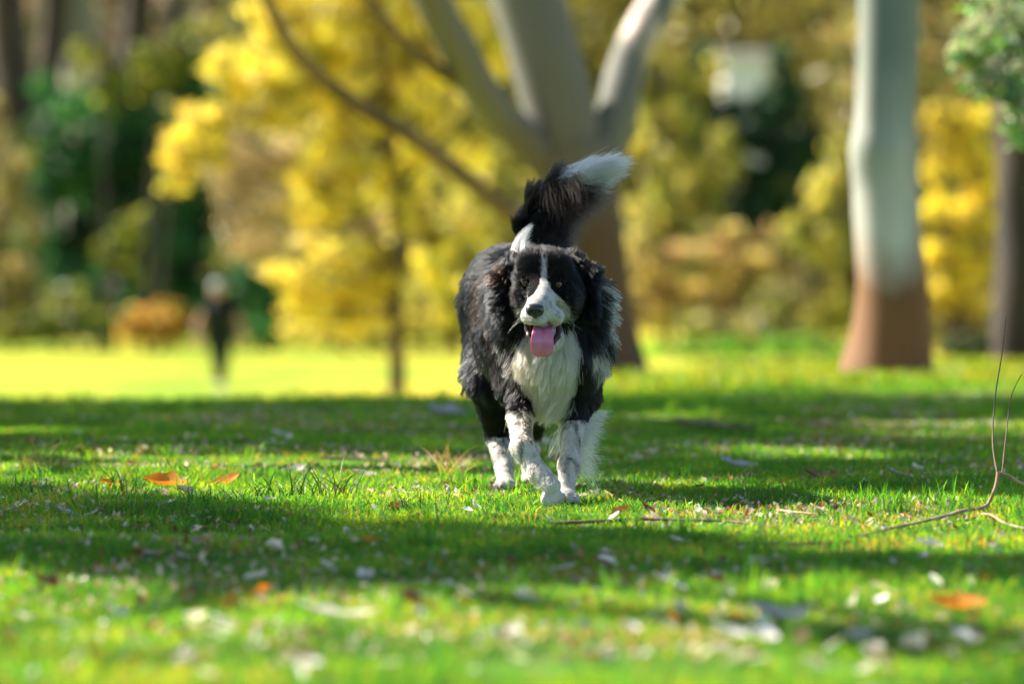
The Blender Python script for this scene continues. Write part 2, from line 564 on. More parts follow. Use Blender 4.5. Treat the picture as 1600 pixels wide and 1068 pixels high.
def grow(roots, nrm, flow, ln, lift, rough=.45, free=None, K=6, grav=0.25, curl=0.12, clump=0.45, per=25, seed=1, wind=(0, 0, 0)):
    r = np.random.default_rng(seed)
    n = len(roots)
    t = flow - nrm * (flow * nrm).sum(-1, keepdims=True)
    t = unit(t)
    if free is not None: t[free] = unit(flow[free])
    lift = np.broadcast_to(lift, (n,))[:, None]
    d = unit(t * (1 - lift) + nrm * lift + r.normal(0, 0.07, (n, 3)))
    L = (ln * r.uniform(0.7, 1.15, n))[:, None]
    d = unit(d + nrm * ((vnoise(roots, 70, seed + 2) - .45) * rough)[:, None])
    pts = np.zeros((n, K, 3)); pts[:, 0] = roots - nrm * 0.001
    phase = vnoise(roots, 22, seed) * 6.28
    bend = np.stack([np.cos(phase), np.sin(phase * 1.3), np.sin(phase)], -1) * curl
    for i in range(1, K):
        pts[:, i] = pts[:, i - 1] + d * L / (K - 1)
        down = np.array([0, 0, -1.0]) * grav / K + np.array(wind) / K
        d = unit(d + down + bend / K * 2 + t * 0.12 + r.normal(0, 0.03, (n, 3)))
    if clump > 0 and n > per * 4:
        ng = n // per
        gi = r.choice(n, ng, replace=False)
        kd = kdtree.KDTree(ng)
        for j, i in enumerate(gi): kd.insert(roots[i], j)
        kd.balance()
        own = np.array([gi[kd.find(p)[1]] for p in roots])
        s = np.linspace(0, 1, K) ** 1.4
        cs = clump * r.uniform(0.5, 1.2, n)
        tgt = pts[own] + (pts[:, :1] - pts[own][:, :1]) * (1 - 0.75 * s)[None, :, None]
        w = (s[None] * cs[:, None])[..., None]
        dlen = pts - pts[:, :1]
        pts = pts * (1 - w) + tgt * w
    return pts

def sample_mesh(V, F, n, rng, dens=None):
    """random points on quads"""
    a, b, c, d = (V[F[:, i]] for i in range(4))
    area = np.linalg.norm(np.cross(c - a, d - b), axis=1) / 2
    if dens is not None: area = area * dens((a + b + c + d) / 4)
    i = rng.choice(len(F), n, p=area / area.sum())
    u, v = rng.uniform(0, 1, (2, n, 1))
    return (a[i] * (1 - u) + b[i] * u) * (1 - v) + (d[i] * (1 - u) + c[i] * u) * v

def fur_mat(name, rough=0.32):
    m = bpy.data.materials.new(name); m.use_nodes = True
    nt = m.node_tree; N, L = nt.nodes, nt.links
    N.remove(N['Principled BSDF'])
    h = N.new('ShaderNodeBsdfHairPrincipled'); h.parametrization = 'COLOR'
    at = N.new('ShaderNodeAttribute'); at.attribute_name = 'col'
    L.new(at.outputs['Color'], h.inputs['Color'])
    h.inputs['Roughness'].default_value = rough
    h.inputs['Radial Roughness'].default_value = 0.45
    h.inputs['Random Roughness'].default_value = 0.3
    h.inputs['IOR'].default_value = 1.40
    df = N.new('ShaderNodeBsdfDiffuse'); L.new(at.outputs['Color'], df.inputs['Color'])
    ms = N.new('ShaderNodeMixShader'); ms.inputs[0].default_value = .38
    L.new(h.outputs[0], ms.inputs[1]); L.new(df.outputs[0], ms.inputs[2])
    L.new(ms.outputs[0], N['Material Output'].inputs['Surface'])
    return m

# ------------------------------------------------------------------ the dog
def build_dog():
    B = Body()
    up, side = (0, 0, 1), (1, 0, 0)
    # trunk of the body
    B.cap(P(797, 452, 12.66), P(818, 468, 12.38), .098, .106, .04, 'body', (-.25, 1, -.55), .026, .22)
    B.cap(P(818, 468, 12.38), P(855, 492, 12.12), .106, .104, .04, 'body', (-.3, .9, -.6), .030, .22)
    B.cap(P(855, 495, 12.12), P(866, 560, 12.03), .104, .080, .04, 'chest', (.1, .1, -1), .050, .25)
    B.cap(P(866, 560, 12.03), P(860, 600, 12.06), .078, .060, .04, 'chest', (-.1, .05, -1), .055, .2)
    B.cap(P(815, 530, 12.40), P(825, 545, 12.2), .095, .09, .04, 'belly', (-.1, .6, -1), .035, .2)
    # shoulders and forelegs
    B.cap(P(806, 520, 12.12), P(812, 596, 12.09), .070, .048, .04, 'shoulder', (-.15, .3, -1), .026, .2)
    B.cap(P(896, 530, 12.12), P(903, 610, 12.10), .062, .045, .04, 'shoulder', (.1, .3, -1), .026, .2)
    B.cap(P(903, 612, 12.10), P(893, 680, 12.04), .038, .0205, .03, 'foreleg', (0, .25, -1), .012, .2)
    B.cap(P(893, 680, 12.04), P(889, 728, 12.0), .0205, .0205, .02, 'foreleg', (0, .2, -1), .010, .25)
    B.cap(P(889, 728, 12.0), P(886, 760, 11.97), .019, .0175, .02, 'foreleg', (0, -.3, -1), .009, .25)
    B.ell(P(884, 775, 11.94), (.025, .036, .017), .012, 'foreleg', (0, -1, -.3), .008, .2)
    for i, dx in enumerate((-16, -6, 5, 15)):
        B.ell(P(884 + dx * 1.1, 780 - (i in (1, 2)) * 2, 11.905 + (i in (0, 3)) * .014), (.0082, .018, .0125), .0025, 'foreleg', (0, -1, -.3), .006, .2)
    B.cap(P(814, 598, 12.08), P(813, 655, 11.99), .039, .022, .03, 'foreleg_raised', (-.05, .2, -1), .013, .22)
    B.cap(P(813, 655, 11.99), P(816, 700, 11.90), .022, .0215, .02, 'foreleg_raised', (.1, .1, -1), .013, .28)
    B.cap(P(816, 700, 11.90), P(842, 740, 11.87), .0215, .020, .015, 'foreleg_raised', (.5, .1, -.8), .012, .28)
    B.cap(P(842, 740, 11.87), P(861, 760, 11.85), .022, .021, .012, 'foreleg_raised', (.4, .1, -.8), .010, .25)
    for dx, dy in ((-9, 13), (-1, 17), (7, 16), (13, 9)):
        B.ell(P(860 + dx, 766 + dy, 11.84), (.0085, .012, .014), .0025, 'foreleg_raised', (.3, 0, -1), .007, .2)
    # haunches and hind legs
    B.cap(P(775, 480, 12.62), P(768, 585, 12.54), .070, .050, .04, 'haunch', (-.1, .4, -1), .032, .22)
    B.cap(P(768, 590, 12.54), P(778, 678, 12.66), .048, .026, .03, 'hindleg_near', (0, .3, -1), .022, .25)
    B.cap(P(778, 678, 12.66), P(788, 735, 12.58), .025, .019, .015, 'hindleg_near', (0, .2, -1), .011, .25)
    B.cap(P(788, 735, 12.58), P(790, 753, 12.54), .019, .019, .012, 'hindleg_near', (0, .1, -1), .009, .2)
    B.ell(P(790, 757, 12.52), (.024, .036, .017), .012, 'hindleg_near', (0, -1, -.3), .008, .2)
    for i, dx in enumerate((-14, -5, 4, 13)):
        B.ell(P(790 + dx, 760 - (i in (1, 2)) * 2, 12.495 + (i in (0, 3)) * .012), (.008, .017, .012), .005, 'hindleg_near', (0, -1, -.3), .006, .2)
    B.cap(P(845, 485, 12.66), P(840, 595, 12.64), .070, .048, .04, 'haunch', (.1, .4, -1), .030, .22)
    B.cap(P(840, 598, 12.64), P(826, 680, 12.88), .046, .026, .03, 'hindleg_far', (0, .3, -1), .020, .25)
    B.cap(P(826, 680, 12.88), P(829, 730, 12.84), .025, .019, .015, 'hindleg_far', (0, .2, -1), .011, .25)
    B.cap(P(829, 730, 12.84), P(830, 743, 12.80), .019, .019, .012, 'hindleg_far', (0, .1, -1), .009, .2)
    B.ell(P(830, 747, 12.78), (.023, .035, .017), .012, 'hindleg_far', (0, -1, -.3), .008, .2)
    # neck and ruff
    B.cap(P(862, 475, 12.07), P(858, 452, 11.94), .098, .075, .04, 'neck', (0, .6, -.8), .045, .28)
    B.cap(P(860, 500, 11.99), P(866, 535, 11.98), .070, .072, .04, 'chest', (.05, 0, -1), .055, .22)
    B.ell(P(916, 480, 11.98), (.034, .04, .062), .03, 'ruff', (.8, .35, -.6), .050, .34)
    B.ell(P(926, 535, 12.04), (.028, .04, .05), .03, 'ruff', (.6, .3, -1), .045, .26)
    B.ell(P(797, 480, 11.99), (.030, .04, .062), .03, 'ruff', (-.3, .3, -1), .040, .22)
    # head
    NOSE = P(837, 486, 11.70)
    B.ell(P(850, 431, 11.88), (.051, .074, .053), .03, 'head', (0, .8, .3), .018, .28)
    B.cap(P(834, 415, 11.85), P(864, 417, 11.85), .032, .032, .02, 'head', (0, .8, .5), .012, .25)
    B.ell(P(824, 458, 11.865), (.027, .04, .036), .03, 'head', (-.6, .7, -.4), .024, .35)
    B.ell(P(881, 461, 11.87), (.029, .04, .038), .03, 'head', (.6, .7, -.4), .026, .35)
    B.cap(P(850, 456, 11.82), P(841, 481, 11.740), .033, .0240, .02, 'muzzle', (0, .8, .2), .005, .2)
    B.ell(P(829, 493, 11.768), (.0205, .036, .0190), .018, 'muzzle', (-.4, .6, -.6), .006, .2)
    B.ell(P(866, 494, 11.773), (.0215, .036, .0195), .018, 'muzzle', (.4, .6, -.6), .006, .2)
    B.ell(P(841, 499, 11.735), (.019, .018, .012), .010, 'muzzle', (0, .3, -1), .004, .2)
    B.cap(P(858, 528, 11.86), P(850, 543, 11.785), .030, .016, .015, 'jaw', (0, .4, -1), .010, .2)
    B.cut(P(849, 522, 11.765), (.0300, .050, .0180), .004)
    # eye sockets
    eyes = []
    for (ex, ey) in ((820, 442), (873, 444)):
        h = B.hit(ex, ey, 11.6, 12.0)
        eyes.append(h)
    for h in eyes:
        B.cut(h, (.0115, .011, .0095), .006)
    for (ex, ey), h in zip(((820, 442), (873, 444)), eyes):
        d_ = h[1] - .0015
        up_ = [P(ex - 8.5, ey + 1.5, d_ + .003), P(ex - 4, ey - 4.6, d_), P(ex + 3, ey - 5.0, d_), P(ex + 8.5, ey - .5, d_ + .003)]
        lo_ = [P(ex - 8.5, ey + 1.5, d_ + .003), P(ex - 3, ey + 6.4, d_), P(ex + 4, ey + 6.0, d_), P(ex + 8.5, ey - .5, d_ + .003)]
        for q in (up_, lo_):
            for i in range(3): B.cap(q[i], q[i + 1], .0022, .0022, .003, 'head', (0, .8, .3), .004, .1)
    # ears, folded forward at the tip
    B.cap(P(808, 404, 11.93), P(790, 432, 11.915), .014, .019, .012, 'ear', (-.7, .5, -.8), .020, .35)
    B.cap(P(790, 432, 11.915), P(788, 475, 11.90), .018, .011, .012, 'ear', (-.6, .1, -1), .034, .45)
    B.cap(P(895, 404, 11.94), P(914, 430, 11.925), .014, .020, .012, 'ear', (.7, .5, -.7), .020, .30)
    B.cap(P(914, 430, 11.925), P(918, 472, 11.91), .019, .012, .012, 'ear', (.6, .1, -1), .036, .45)
    # tail
    T = [P(834, 386, 12.64), P(826, 352, 12.62), P(842, 314, 12.60), P(872, 287, 12.56), P(910, 270, 12.52)]
    R = [.032, .027, .024, .019, .010]
    for i in range(4):
        fl = T[i + 1] - T[i]
        B.cap(T[i], T[i + 1], R[i], R[i + 1], .02, 'tail', unit(fl), (.026, .034, .050, .060)[i], .20)

    V, F = B.mesh('dog_body', 0.0036)
    tags = [p['tag'] for p in B.pr if not p['sub']]
    tagset = sorted(set(tags)); tid = {t: i for i, t in enumerate(tagset)}
    tagarr = np.array([tid[t] for t in tags])
    FL = np.array([p['flow'] for p in B.pr if not p['sub']]); LN = np.array([p['ln'] for p in B.pr if not p['sub']]); LI = np.array([p['lift'] for p in B.pr if not p['sub']])

    BLAZE = [(847, 394), (853, 394), (854, 422), (856, 440), (861, 450), (868, 459), (878, 468), (886, 480), (889, 500), (884, 512), (868, 516), (825, 514), (811, 506), (811, 492), (815, 480), (822, 468), (833, 460), (840, 450), (844, 440), (846, 425)]
    CHEST = [(806, 520), (824, 512), (884, 514), (892, 500), (898, 520), (903, 560), (906, 590), (900, 622), (886, 640), (878, 660), (850, 690), (834, 676), (838, 655), (832, 620), (820, 596), (808, 570), (812, 545)]
    COLR = [(924, 432), (934, 442), (944, 470), (946, 500), (940, 515), (930, 492), (926, 460)]
    COLR2 = [(926, 525), (944, 540), (952, 556), (946, 580), (928, 570), (920, 545)]
    COLL = [(772, 515), (786, 520), (806, 560), (800, 572), (784, 548)]
    def tint(X, Tg, N_, seed, jit=3.5):
        """coat markings: black with a white blaze, muzzle, chest, collar, lower legs and tail tip"""
        r = np.random.default_rng(seed)
        px, py = PX(X)
        n = len(X)
        fx, fy = px + r.normal(0, 2.0, n) * (jit > 0), py + r.normal(0, 2.6, n) * (jit > 0)
        px = px + r.normal(0, jit, n) * .6 + (vnoise(X, 60, 7) - .5) * 10 * (jit > 0)
        py = py + r.normal(0, jit, n) * 1.0
        front = (N_[:, 1] < 0.35) & (X[:, 1] < 12.2)
        face = np.isin(Tg, [tid['head'], tid['muzzle'], tid['jaw'], tid['ear']])
        white = np.zeros(n, bool)
        white |= in_poly(fx, fy, BLAZE) & face & front
        white |= (Tg == tid['jaw']) & (fy > 512)
        white |= in_poly(px, py, CHEST) & front & ~face
        white |= (in_poly(px, py, COLR) | in_poly(px, py, COLR2)) & (X[:, 1] < 12.15) & ~face & (r.uniform(0, 1, n) < .85)
        white |= in_poly(px, py, COLL) & (X[:, 1] < 12.15) & ~face & (r.uniform(0, 1, n) < .4)
        leg = np.isin(Tg, [tid['foreleg'], tid['foreleg_raised']]) & (py > 642 + 14 * (Tg == tid['foreleg']))
        hleg = np.isin(Tg, [tid['hindleg_near'], tid['hindleg_far']]) & (py > 684)
        white |= leg | hleg
        tip = (Tg == tid['tail']) & (px > 876)
        white |= tip
        c = np.zeros((n, 3))
        u = r.uniform(0.6, 1.5, n)[:, None]
        brown = sstep(.55, .8, vnoise(X, 14, 8))[:, None]
        c[:] = np.array([.0046, .0050, .0060]) * u * (1 - brown) + np.array([.0085, .0065, .0058]) * u * brown
        # rusty hairs on the flank and behind the ear
        rust = (in_poly(px, py, [(742, 455), (765, 448), (772, 480), (758, 500), (742, 490)]) & (r.uniform(0, 1, n) < .4)) | ((Tg == tid['ear']) & (px < 800) & (py < 440) & (r.uniform(0, 1, n) < .5))
        c[rust] = np.array([.07, .032, .018]) * u[rust]
        w = np.array([.80, .77, .72]) * r.uniform(.85, 1.1, n)[:, None]
        w[leg | hleg] = w[leg | hleg] * np.array([.95, .92, .88])
        dots = sstep(.55, .85, vnoise(X, 160, 12)) * .4 + .22 * sstep(.5, .9, vnoise(X, 45, 13))
        w[face] = w[face] * np.array([.88, .88, .90]) * (1 - dots[face])[:, None]
        # creamy underside of the chest, grey ticking down the legs
        cream = (in_poly(px, py, [(800, 520), (835, 516), (838, 560), (842, 600), (860, 640), (850, 690), (820, 690), (800, 580)]) & ~face)
        w[cream] *= np.array([.95, .84, .66])
        gy = np.where(leg | hleg, sstep(.3, .9, vnoise(X * np.array([1, 1, .22]), 110, 3)) * sstep(768, 715, py) * .85, 0) * r.uniform(.3, 1.3, n)
        w *= (1 - np.clip(gy, 0, .85))[:, None]
        c[white] = w[white]
        return np.clip(c, 0, .9), white

    w = B.weights(V)
    vt = tagarr[w.argmax(-1)]
    VN = B.normal(V)
    vc, _ = tint(V, vt, VN, 3, 0.0)
    vc = vc * 0.7
    mc = P(849, 522, 11.765)
    inm = (np.abs(V[:, 0] - mc[0]) < .034) & (np.abs(V[:, 2] - mc[2]) < .0200) & (V[:, 1] < 11.84)
    inm &= (np.linalg.norm((V - mc) / np.array([.0300, .050, .0180]), axis=1) < 1.14)
    vc[inm] = (.06, .012, .014)
    for h in eyes:
        vc[np.linalg.norm(V - h, axis=1) < .0145] = (.008, .006, .006)
    root = empty('dog', P(860, 785, 12.2) * np.array([1, 1, 0]), 'black and white long-haired dog walking towards the camera with its tongue out', 'dog')
    link('body', np_mesh('dog_body', V, F, True, vc), attr_mat('dog_skin', .9, .05), root)

    # ---- coat
    black = fur_mat('dog_fur', .26)
    N = 270000
    r = np.random.default_rng(5)
    def dens(c):
        d = np.ones(len(c))
        px, py = PX(c)
        d *= np.where(c[:, 1] > 12.9, .7, 1)
        d *= np.where((c[:, 1] < 11.95) & (c[:, 2] > .33), 3.0, 1.0)
        d *= np.where((c[:, 2] < .20), 1.7, 1.0)
        return d
    X = sample_mesh(V, F, N, r, dens)
    NN = B.normal(X)
    w = B.weights(X)
    Tg = tagarr[w.argmax(-1)]
    flow = w @ FL; ln = w @ LN; li = w @ LI
    px, py = PX(X)
    # on the face the hair runs away from the nose
    fw = np.isin(Tg, [tid['head'], tid['muzzle']])
    away = unit(X - NOSE)
    flow[fw] = away[fw] * 1.0 + flow[fw] * .15
    # hair whorls: slight noise in direction
    fw = fw | (Tg == tid['tail'])
    flow = flow + (np.stack([vnoise(X, 9, 31), vnoise(X, 9, 32), vnoise(X, 9, 33)], -1) - .5) * np.where(fw, .3, .55)[:, None]
    tl = Tg == tid['tail']
    # plume: lower side of the tail droops and trails to the right
    droop = tl & (NN[:, 2] < .15) & (NN[:, 0] > -.2) & (px < 885)
    flow[droop] = flow[droop] * .9 + np.array([.70, .0, -.45])
    ln = np.where(droop, .085 + .03 * r.uniform(0, 1, N), ln)
    tipm = tl & (px > 865)
    flow[tipm] = np.array([1.0, 0, .22])
    li = np.where(tipm, .05, li)
    ln = np.where(tipm, .075, ln)
    white_c, iswhite = tint(X, Tg, NN, 9)
    keep = np.ones(N, bool)
    for h in eyes: keep &= np.linalg.norm((X - h), axis=1) > .0112
    keep &= ~((np.linalg.norm((X - mc) / np.array([.0300, .050, .0180]), axis=1) < 1.22) & (X[:, 1] < 11.86) & (np.abs(X[:, 2] - mc[2]) < .0185))
    keep &= np.linalg.norm(X - P(836, 484, 11.705), axis=1) > .020
    dn = np.linalg.norm(X - NOSE, axis=1)
    ln = np.where(Tg == tid['head'], ln * (.25 + 1.25 * sstep(.09, .19, dn)), ln)
    toe = np.isin(Tg, [tid['foreleg'], tid['foreleg_raised'], tid['hindleg_near'], tid['hindleg_far']]) & (X[:, 2] < .045)
    ln = np.where(toe, .005, ln)
    # hair by the eyes is very short
    for h in eyes: ln = np.where(np.linalg.norm(X - h, axis=1) < .017, .0055, ln)
    ln = ln * (0.75 + 0.5 * vnoise(X, 18, 40)) * np.where(np.isin(Tg, [tid['body'], tid['shoulder'], tid['haunch'], tid['belly'], tid['ruff'], tid['neck']]), 1.3, 1)
    ln = np.where(np.isin(Tg, [tid['foreleg'], tid['foreleg_raised'], tid['hindleg_near'], tid['hindleg_far']]) & (py > 650), ln * .75, ln)
    names = {'body': 'body_fur', 'belly': 'body_fur', 'shoulder': 'body_fur', 'haunch': 'body_fur', 'chest': 'chest_fur', 'neck': 'ruff_fur', 'ruff': 'ruff_fur',
             'head': 'head_fur', 'muzzle': 'head_fur', 'jaw': 'head_fur', 'ear': 'ear_fur', 'tail': 'tail_fur', 'foreleg': 'foreleg_fur',
             'foreleg_raised': 'raised_foreleg_fur', 'hindleg_near': 'hindleg_fur', 'hindleg_far': 'far_hindleg_fur'}
    lab = {'tail_fur': 'black plumed tail hair with a white tip', 'chest_fur': 'white chest hair', 'head_fur': 'short black face hair with white blaze and muzzle'}
    parts = {}
    for t in tagset: parts.setdefault(names[t], []).append(tid[t])
    par = {'head_fur': (.0003, .5, .2, .55, 14), 'ear_fur': (.00045, .5, .5, .8, 22), 'tail_fur': (.00045, .5, .12, .7, 30), 'chest_fur': (.00040, .5, .30, .75, 18)}
    for nm, ids in parts.items():
        m = keep & np.isin(Tg, ids)
        if nm == 'ear_fur':
            sets = [('ear_fur', m & (px < 860)), ('ear_fur', m & (px >= 860))]
        else:
            sets = [(nm, m)]
        for (n2, mm) in sets:
            rad, cut, curl, cl, per = par.get(nm, (.00042, .5, .16, .80, 30))
            L_ = ln[mm]
            tailp = nm == 'tail_fur'
            pts = grow(X[mm], NN[mm], flow[mm], L_, li[mm], K=6, grav=.10 if tailp else .30, curl=curl, clump=cl, per=per, seed=len(nm) + 3, rough=.08 if 'leg' in nm else .2 if ('leg' in nm or 'head' in nm or 'chest' in nm) else .22, free=tipm[mm])
            rr = np.linspace(1, .25, 6)[None] * rad * r.uniform(.8, 1.2, (mm.sum(), 1))
            # nothing grows through the lawn
            pts[..., 2] = np.maximum(pts[..., 2], .002)
            o = hair_object(n2, pts, rr, white_c[mm], black, root)
            if n2 in lab: o['label'] = lab[n2]

    def extra(name, sel, fl, length, lift, col, k, seed, grav=.15, rad=.0004, K=7, spread=.25, cl=.5, curl=.3, fr=False):
        rr = np.random.default_rng(seed)
        idx = np.flatnonzero(sel)
        if len(idx) < 5: return
        i = rr.choice(idx, k)
        f = np.array(fl, float) + rr.normal(0, spread, (k, 3))
        L_ = length * rr.uniform(.45, 1.1, k)
        base = X[i] + rr.normal(0, .002, (k, 3))
        pts = grow(base, NN[i], f, L_, np.full(k, lift), K=K, grav=grav, curl=curl, clump=cl, per=16, seed=seed, rough=.2, free=np.full(k, fr))
        c = np.array(col) * rr.uniform(.8, 1.1, (k, 1))
        hair_object(name, pts, np.linspace(1, .2, K)[None] * rad * np.ones((k, 1)), np.clip(c, 0, .9), black, root)
    # white feathering streaming off the back of the planted foreleg
    extra('leg_feathering', (Tg == tid['foreleg']) & (NN[:, 0] > -.1) & (NN[:, 1] > -.1) & (py > 640) & (py < 735), (1.0, .25, -.45), .082, .55, (.8, .78, .74), 700, 51, .35, spread=.38, cl=.8)
    extra('leg_feathering', (Tg == tid['foreleg']) & (NN[:, 1] > .1) & (py > 610) & (py < 690), (.8, .3, -.7), .070, .45, (.8, .78, .74), 500, 52, .35, spread=.38, cl=.8)
    extra('leg_feathering', (Tg == tid['foreleg_raised']) & (NN[:, 1] > .1) & (py > 610) & (py < 700), (.1, .4, -1), .045, .3, (.75, .68, .55), 600, 53, .4)
    # the pale tuft standing up behind the ear
    rt = np.random.default_rng(54)
    sel = np.flatnonzero((np.abs(px - 810) < 13) & (np.abs(py - 397 - (812 - px) * .5) < 9) & (X[:, 1] < 12.1) & (X[:, 1] > 11.86))
    ii = rt.choice(sel, 750)
    tipp = P(831, 350, 11.99)
    rts = X[ii] + rt.normal(0, .0015, (750, 3))
    u_ = (rt.uniform(0, 1, 750) ** 1.5 * .75 + .25)[:, None]
    end = rts + (tipp - rts) * u_ + rt.normal(0, .0036, (750, 3))
    bow = np.array([-.010, 0, .004]) * u_
    tt = np.linspace(0, 1, 7)[None, :, None]
    hair_object('neck_tuft', rts[:, None] * (1 - tt) + end[:, None] * tt + bow[:, None] * (4 * tt * (1 - tt)), np.linspace(1, .2, 7)[None] * .0004 * np.ones((750, 1)), np.array([.85, .83, .80]) * rt.uniform(.25, 1.05, (750, 1)), black, root)
    extra('neck_tuft', (np.abs(px - 800) < 12) & (np.abs(py - 410) < 12) & (X[:, 1] < 12.1) & (X[:, 1] > 11.86), (.1, .2, 1.0), .026, .5, (.42, .38, .35), 250, 55, -.05, spread=.2)
    # long hairs hanging below the chest
    extra('chest_fringe', (Tg == tid['chest']) & (NN[:, 2] < -.3) & (px > 835) & (px < 900), (.05, -.1, -1), .045, .35, (.80, .74, .64), 1500, 56, .3)
    # bits that catch the light on top of the head and ruff
    extra('ruff_wisps', (Tg == tid['ruff']) & (px > 905) & (py < 520), (1.0, .2, .05), .050, .55, (.05, .045, .04), 900, 57, .35)
    extra('head_wisps', (Tg == tid['ear']) & (px > 890) & (NN[:, 2] > 0), (.5, .1, 1), .022, .6, (.06, .04, .03), 500, 58, 0)
    extra('head_wisps', (Tg == tid['head']) & (NN[:, 2] > .6), (.1, .5, 1), .014, .6, (.03, .025, .025), 900, 59, 0, rad=.0003)
    # soft longer hair on the cheeks, temples and crown
    hd = Tg == tid['head']
    extra('cheek_fur', hd & (px > 889) & (py > 440) & (NN[:, 0] > .35), (.65, .35, -1), .034, .32, (.010, .008, .008), 2200, 71, grav=.3, spread=.2, cl=.6)
    extra('cheek_fur', hd & (px < 808) & (py > 445) & (NN[:, 0] < -.35), (-.65, .35, -1), .024, .28, (.010, .008, .008), 900, 72, grav=.3, spread=.2, cl=.6)
    extra('crown_fur', hd & (py < 405) & (NN[:, 2] > .35), (.0, 1, .6), .018, .45, (.012, .010, .010), 2400, 73, grav=.2, spread=.35, cl=.6)
    extra('crown_fur', hd & (py < 418) & (X[:, 1] > 11.84) & (np.abs(NN[:, 0]) > .4), (.0, .8, .2), .022, .45, (.012, .010, .010), 1600, 74, grav=.2, spread=.35, cl=.6)
    # plume hairs hanging from the tail towards the back
    extra('tail_plume', (Tg == tid['tail']) & (px < 890) & (NN[:, 0] > .1), (.85, .0, -.55), .125, .35, (.012, .009, .009), 5000, 60, .30, rad=.00045)
    extra('tail_plume', (Tg == tid['tail']) & (px > 850) & (px < 905) & (NN[:, 2] < .3), (1, .0, -.45), .12, .45, (.03, .018, .014), 1600, 61, .35, rad=.0004, spread=.35)
    extra('tail_tip', (Tg == tid['tail']) & (px > 868), (1, 0, .26), .115, .03, (.86, .85, .83), 5200, 62, .05, fr=True, rad=.00055, spread=.13, cl=.8, curl=.06)

    # ---- eyes
    wet = plain_mat('dog_eye_rim', (.010, .007, .006), .15, .5, .1, 50, .3)
    iris = plain_mat('dog_iris', (.20, .11, .035), .16, .4, .45, 900, .25)
    pup = plain_mat('dog_pupil', (.004, .004, .004), .08, .5, 0, 10, .6)
    look = unit(np.array([0, 0, CAM_Z]) - np.array(eyes).mean(0))
    for h in eyes:
        c = h + np.array([0, .0078, 0])
        def capm(rad, ang, off):
            u = np.linspace(0, ang, 9); v = np.linspace(0, 2 * np.pi, 25)[:-1]
            z = unit(look); x = unit(np.cross(z, [0, 0, 1.0])); y = np.cross(x, z)
            VV = [c + z * (rad + off)]; FF = []
            for uu in u[1:]:
                for vv in v: VV.append(c + (rad + off) * (z * math.cos(uu) + (x * math.cos(vv) + y * math.sin(vv)) * math.sin(uu)))
            for j in range(24): FF.append((0, 0, 1 + j, 1 + (j + 1) % 24))
            for i in range(7):
                for j in range(24):
                    q = 1 + i * 24; FF.append((q + j, q + 24 + j, q + 24 + (j + 1) % 24, q + (j + 1) % 24))
            f3 = [f[1:] for f in FF[:24]]; me = bpy.data.meshes.new('cap'); me.from_pydata([tuple(a) for a in VV], [], f3 + FF[24:])
            me.polygons.foreach_set('use_smooth', [True] * len(me.polygons)); me.update(); return me
        e = link('eye', capm(.0102, math.radians(150), 0), wet, root)
        i_ = link('iris', capm(.0102, math.radians(38), .00025), iris, e, loc=(0, 0, 0))
        link('pupil', capm(.0102, math.radians(22), .0005), pup, e, loc=(0, 0, 0))
        e['label'] = 'amber eye'
    # ---- nose
    Nb = Body()
    nc = P(836, 484, 11.712)
    Nb.ell(nc + np.array([0, 0, .003]), (.0195, .015, .0105), .008)
    Nb.ell(nc + np.array([-.009, -.004, -.004]), (.0085, .009, .0085), .006)
    Nb.ell(nc + np.array([.009, -.004, -.004]), (.0085, .009, .0085), .006)
    Nb.ell(nc + np.array([0, -.002, -.009]), (.006, .009, .009), .006)
    Nb.cut(nc + np.array([-.0085, -.0145, -.0035]), (.0032, .006, .0030), .002)
    Nb.cut(nc + np.array([.0085, -.0145, -.0035]), (.0032, .006, .0030), .002)
    nv, nf = Nb.mesh('nose', .0012)
    link('nose', np_mesh('nose', nv, nf), plain_mat('dog_nose', (.016, .015, .017), .28, .6, .5, 700, .3), root)
    # ---- tongue
    cl = [P(851, 512, 11.86), P(850, 512, 11.80), P(849, 512, 11.765), P(848, 517, 11.742), P(847, 528, 11.734), P(847, 540, 11.734), P(847, 549, 11.738), P(847, 554, 11.744), P(847, 556, 11.748)]
    wd = [.018, .0205, .0205, .0210, .0230, .0250, .0230, .016, .004]
    th = [.004, .004, .004, .004, .0038, .0036, .0034, .003, .0015]
    VV, FF = [], []
    M = 24
    for i, c in enumerate(cl):
        t = unit(cl[min(i + 1, len(cl) - 1)] - cl[max(i - 1, 0)])
        x = np.array([1.0, 0, 0]); nn = -unit(np.cross(x, t))
        for j in range(M):
            a = 2 * math.pi * j / M
            u, v = math.cos(a), math.sin(a)
            groove = -.0048 * math.exp(-(u / .20) ** 2) * (v > 0)
            edge = .0040 * u * u
            VV.append(c + x * wd[i] * u + nn * (th[i] * v + groove + edge))
    for i in range(len(cl) - 1):
        for j in range(M):
            FF.append((i * M + j, i * M + (j + 1) % M, (i + 1) * M + (j + 1) % M, (i + 1) * M + j))
    me = bpy.data.meshes.new('tongue')
    me.from_pydata([tuple(a) for a in VV], [], FF + [tuple(range(M))[::-1], tuple(range((len(cl) - 1) * M, len(cl) * M))])
    me.polygons.foreach_set('use_smooth', [True] * len(me.polygons))
    tm = plain_mat('dog_tongue', (.56, .17, .31), .30, .5, .18, 260, .3)
    b = tm.node_tree.nodes['Principled BSDF']
    b.inputs['Subsurface Weight'].default_value = .25; b.inputs['Subsurface Scale'].default_value = .006
    to = link('tongue', me, tm, root)
    sb = to.modifiers.new('smooth', 'SUBSURF'); sb.levels = sb.render_levels = 2
    # ---- lips and lower teeth
    lip = plain_mat('dog_lip', (.035, .013, .016), .5, .4, .7, 260, .05)
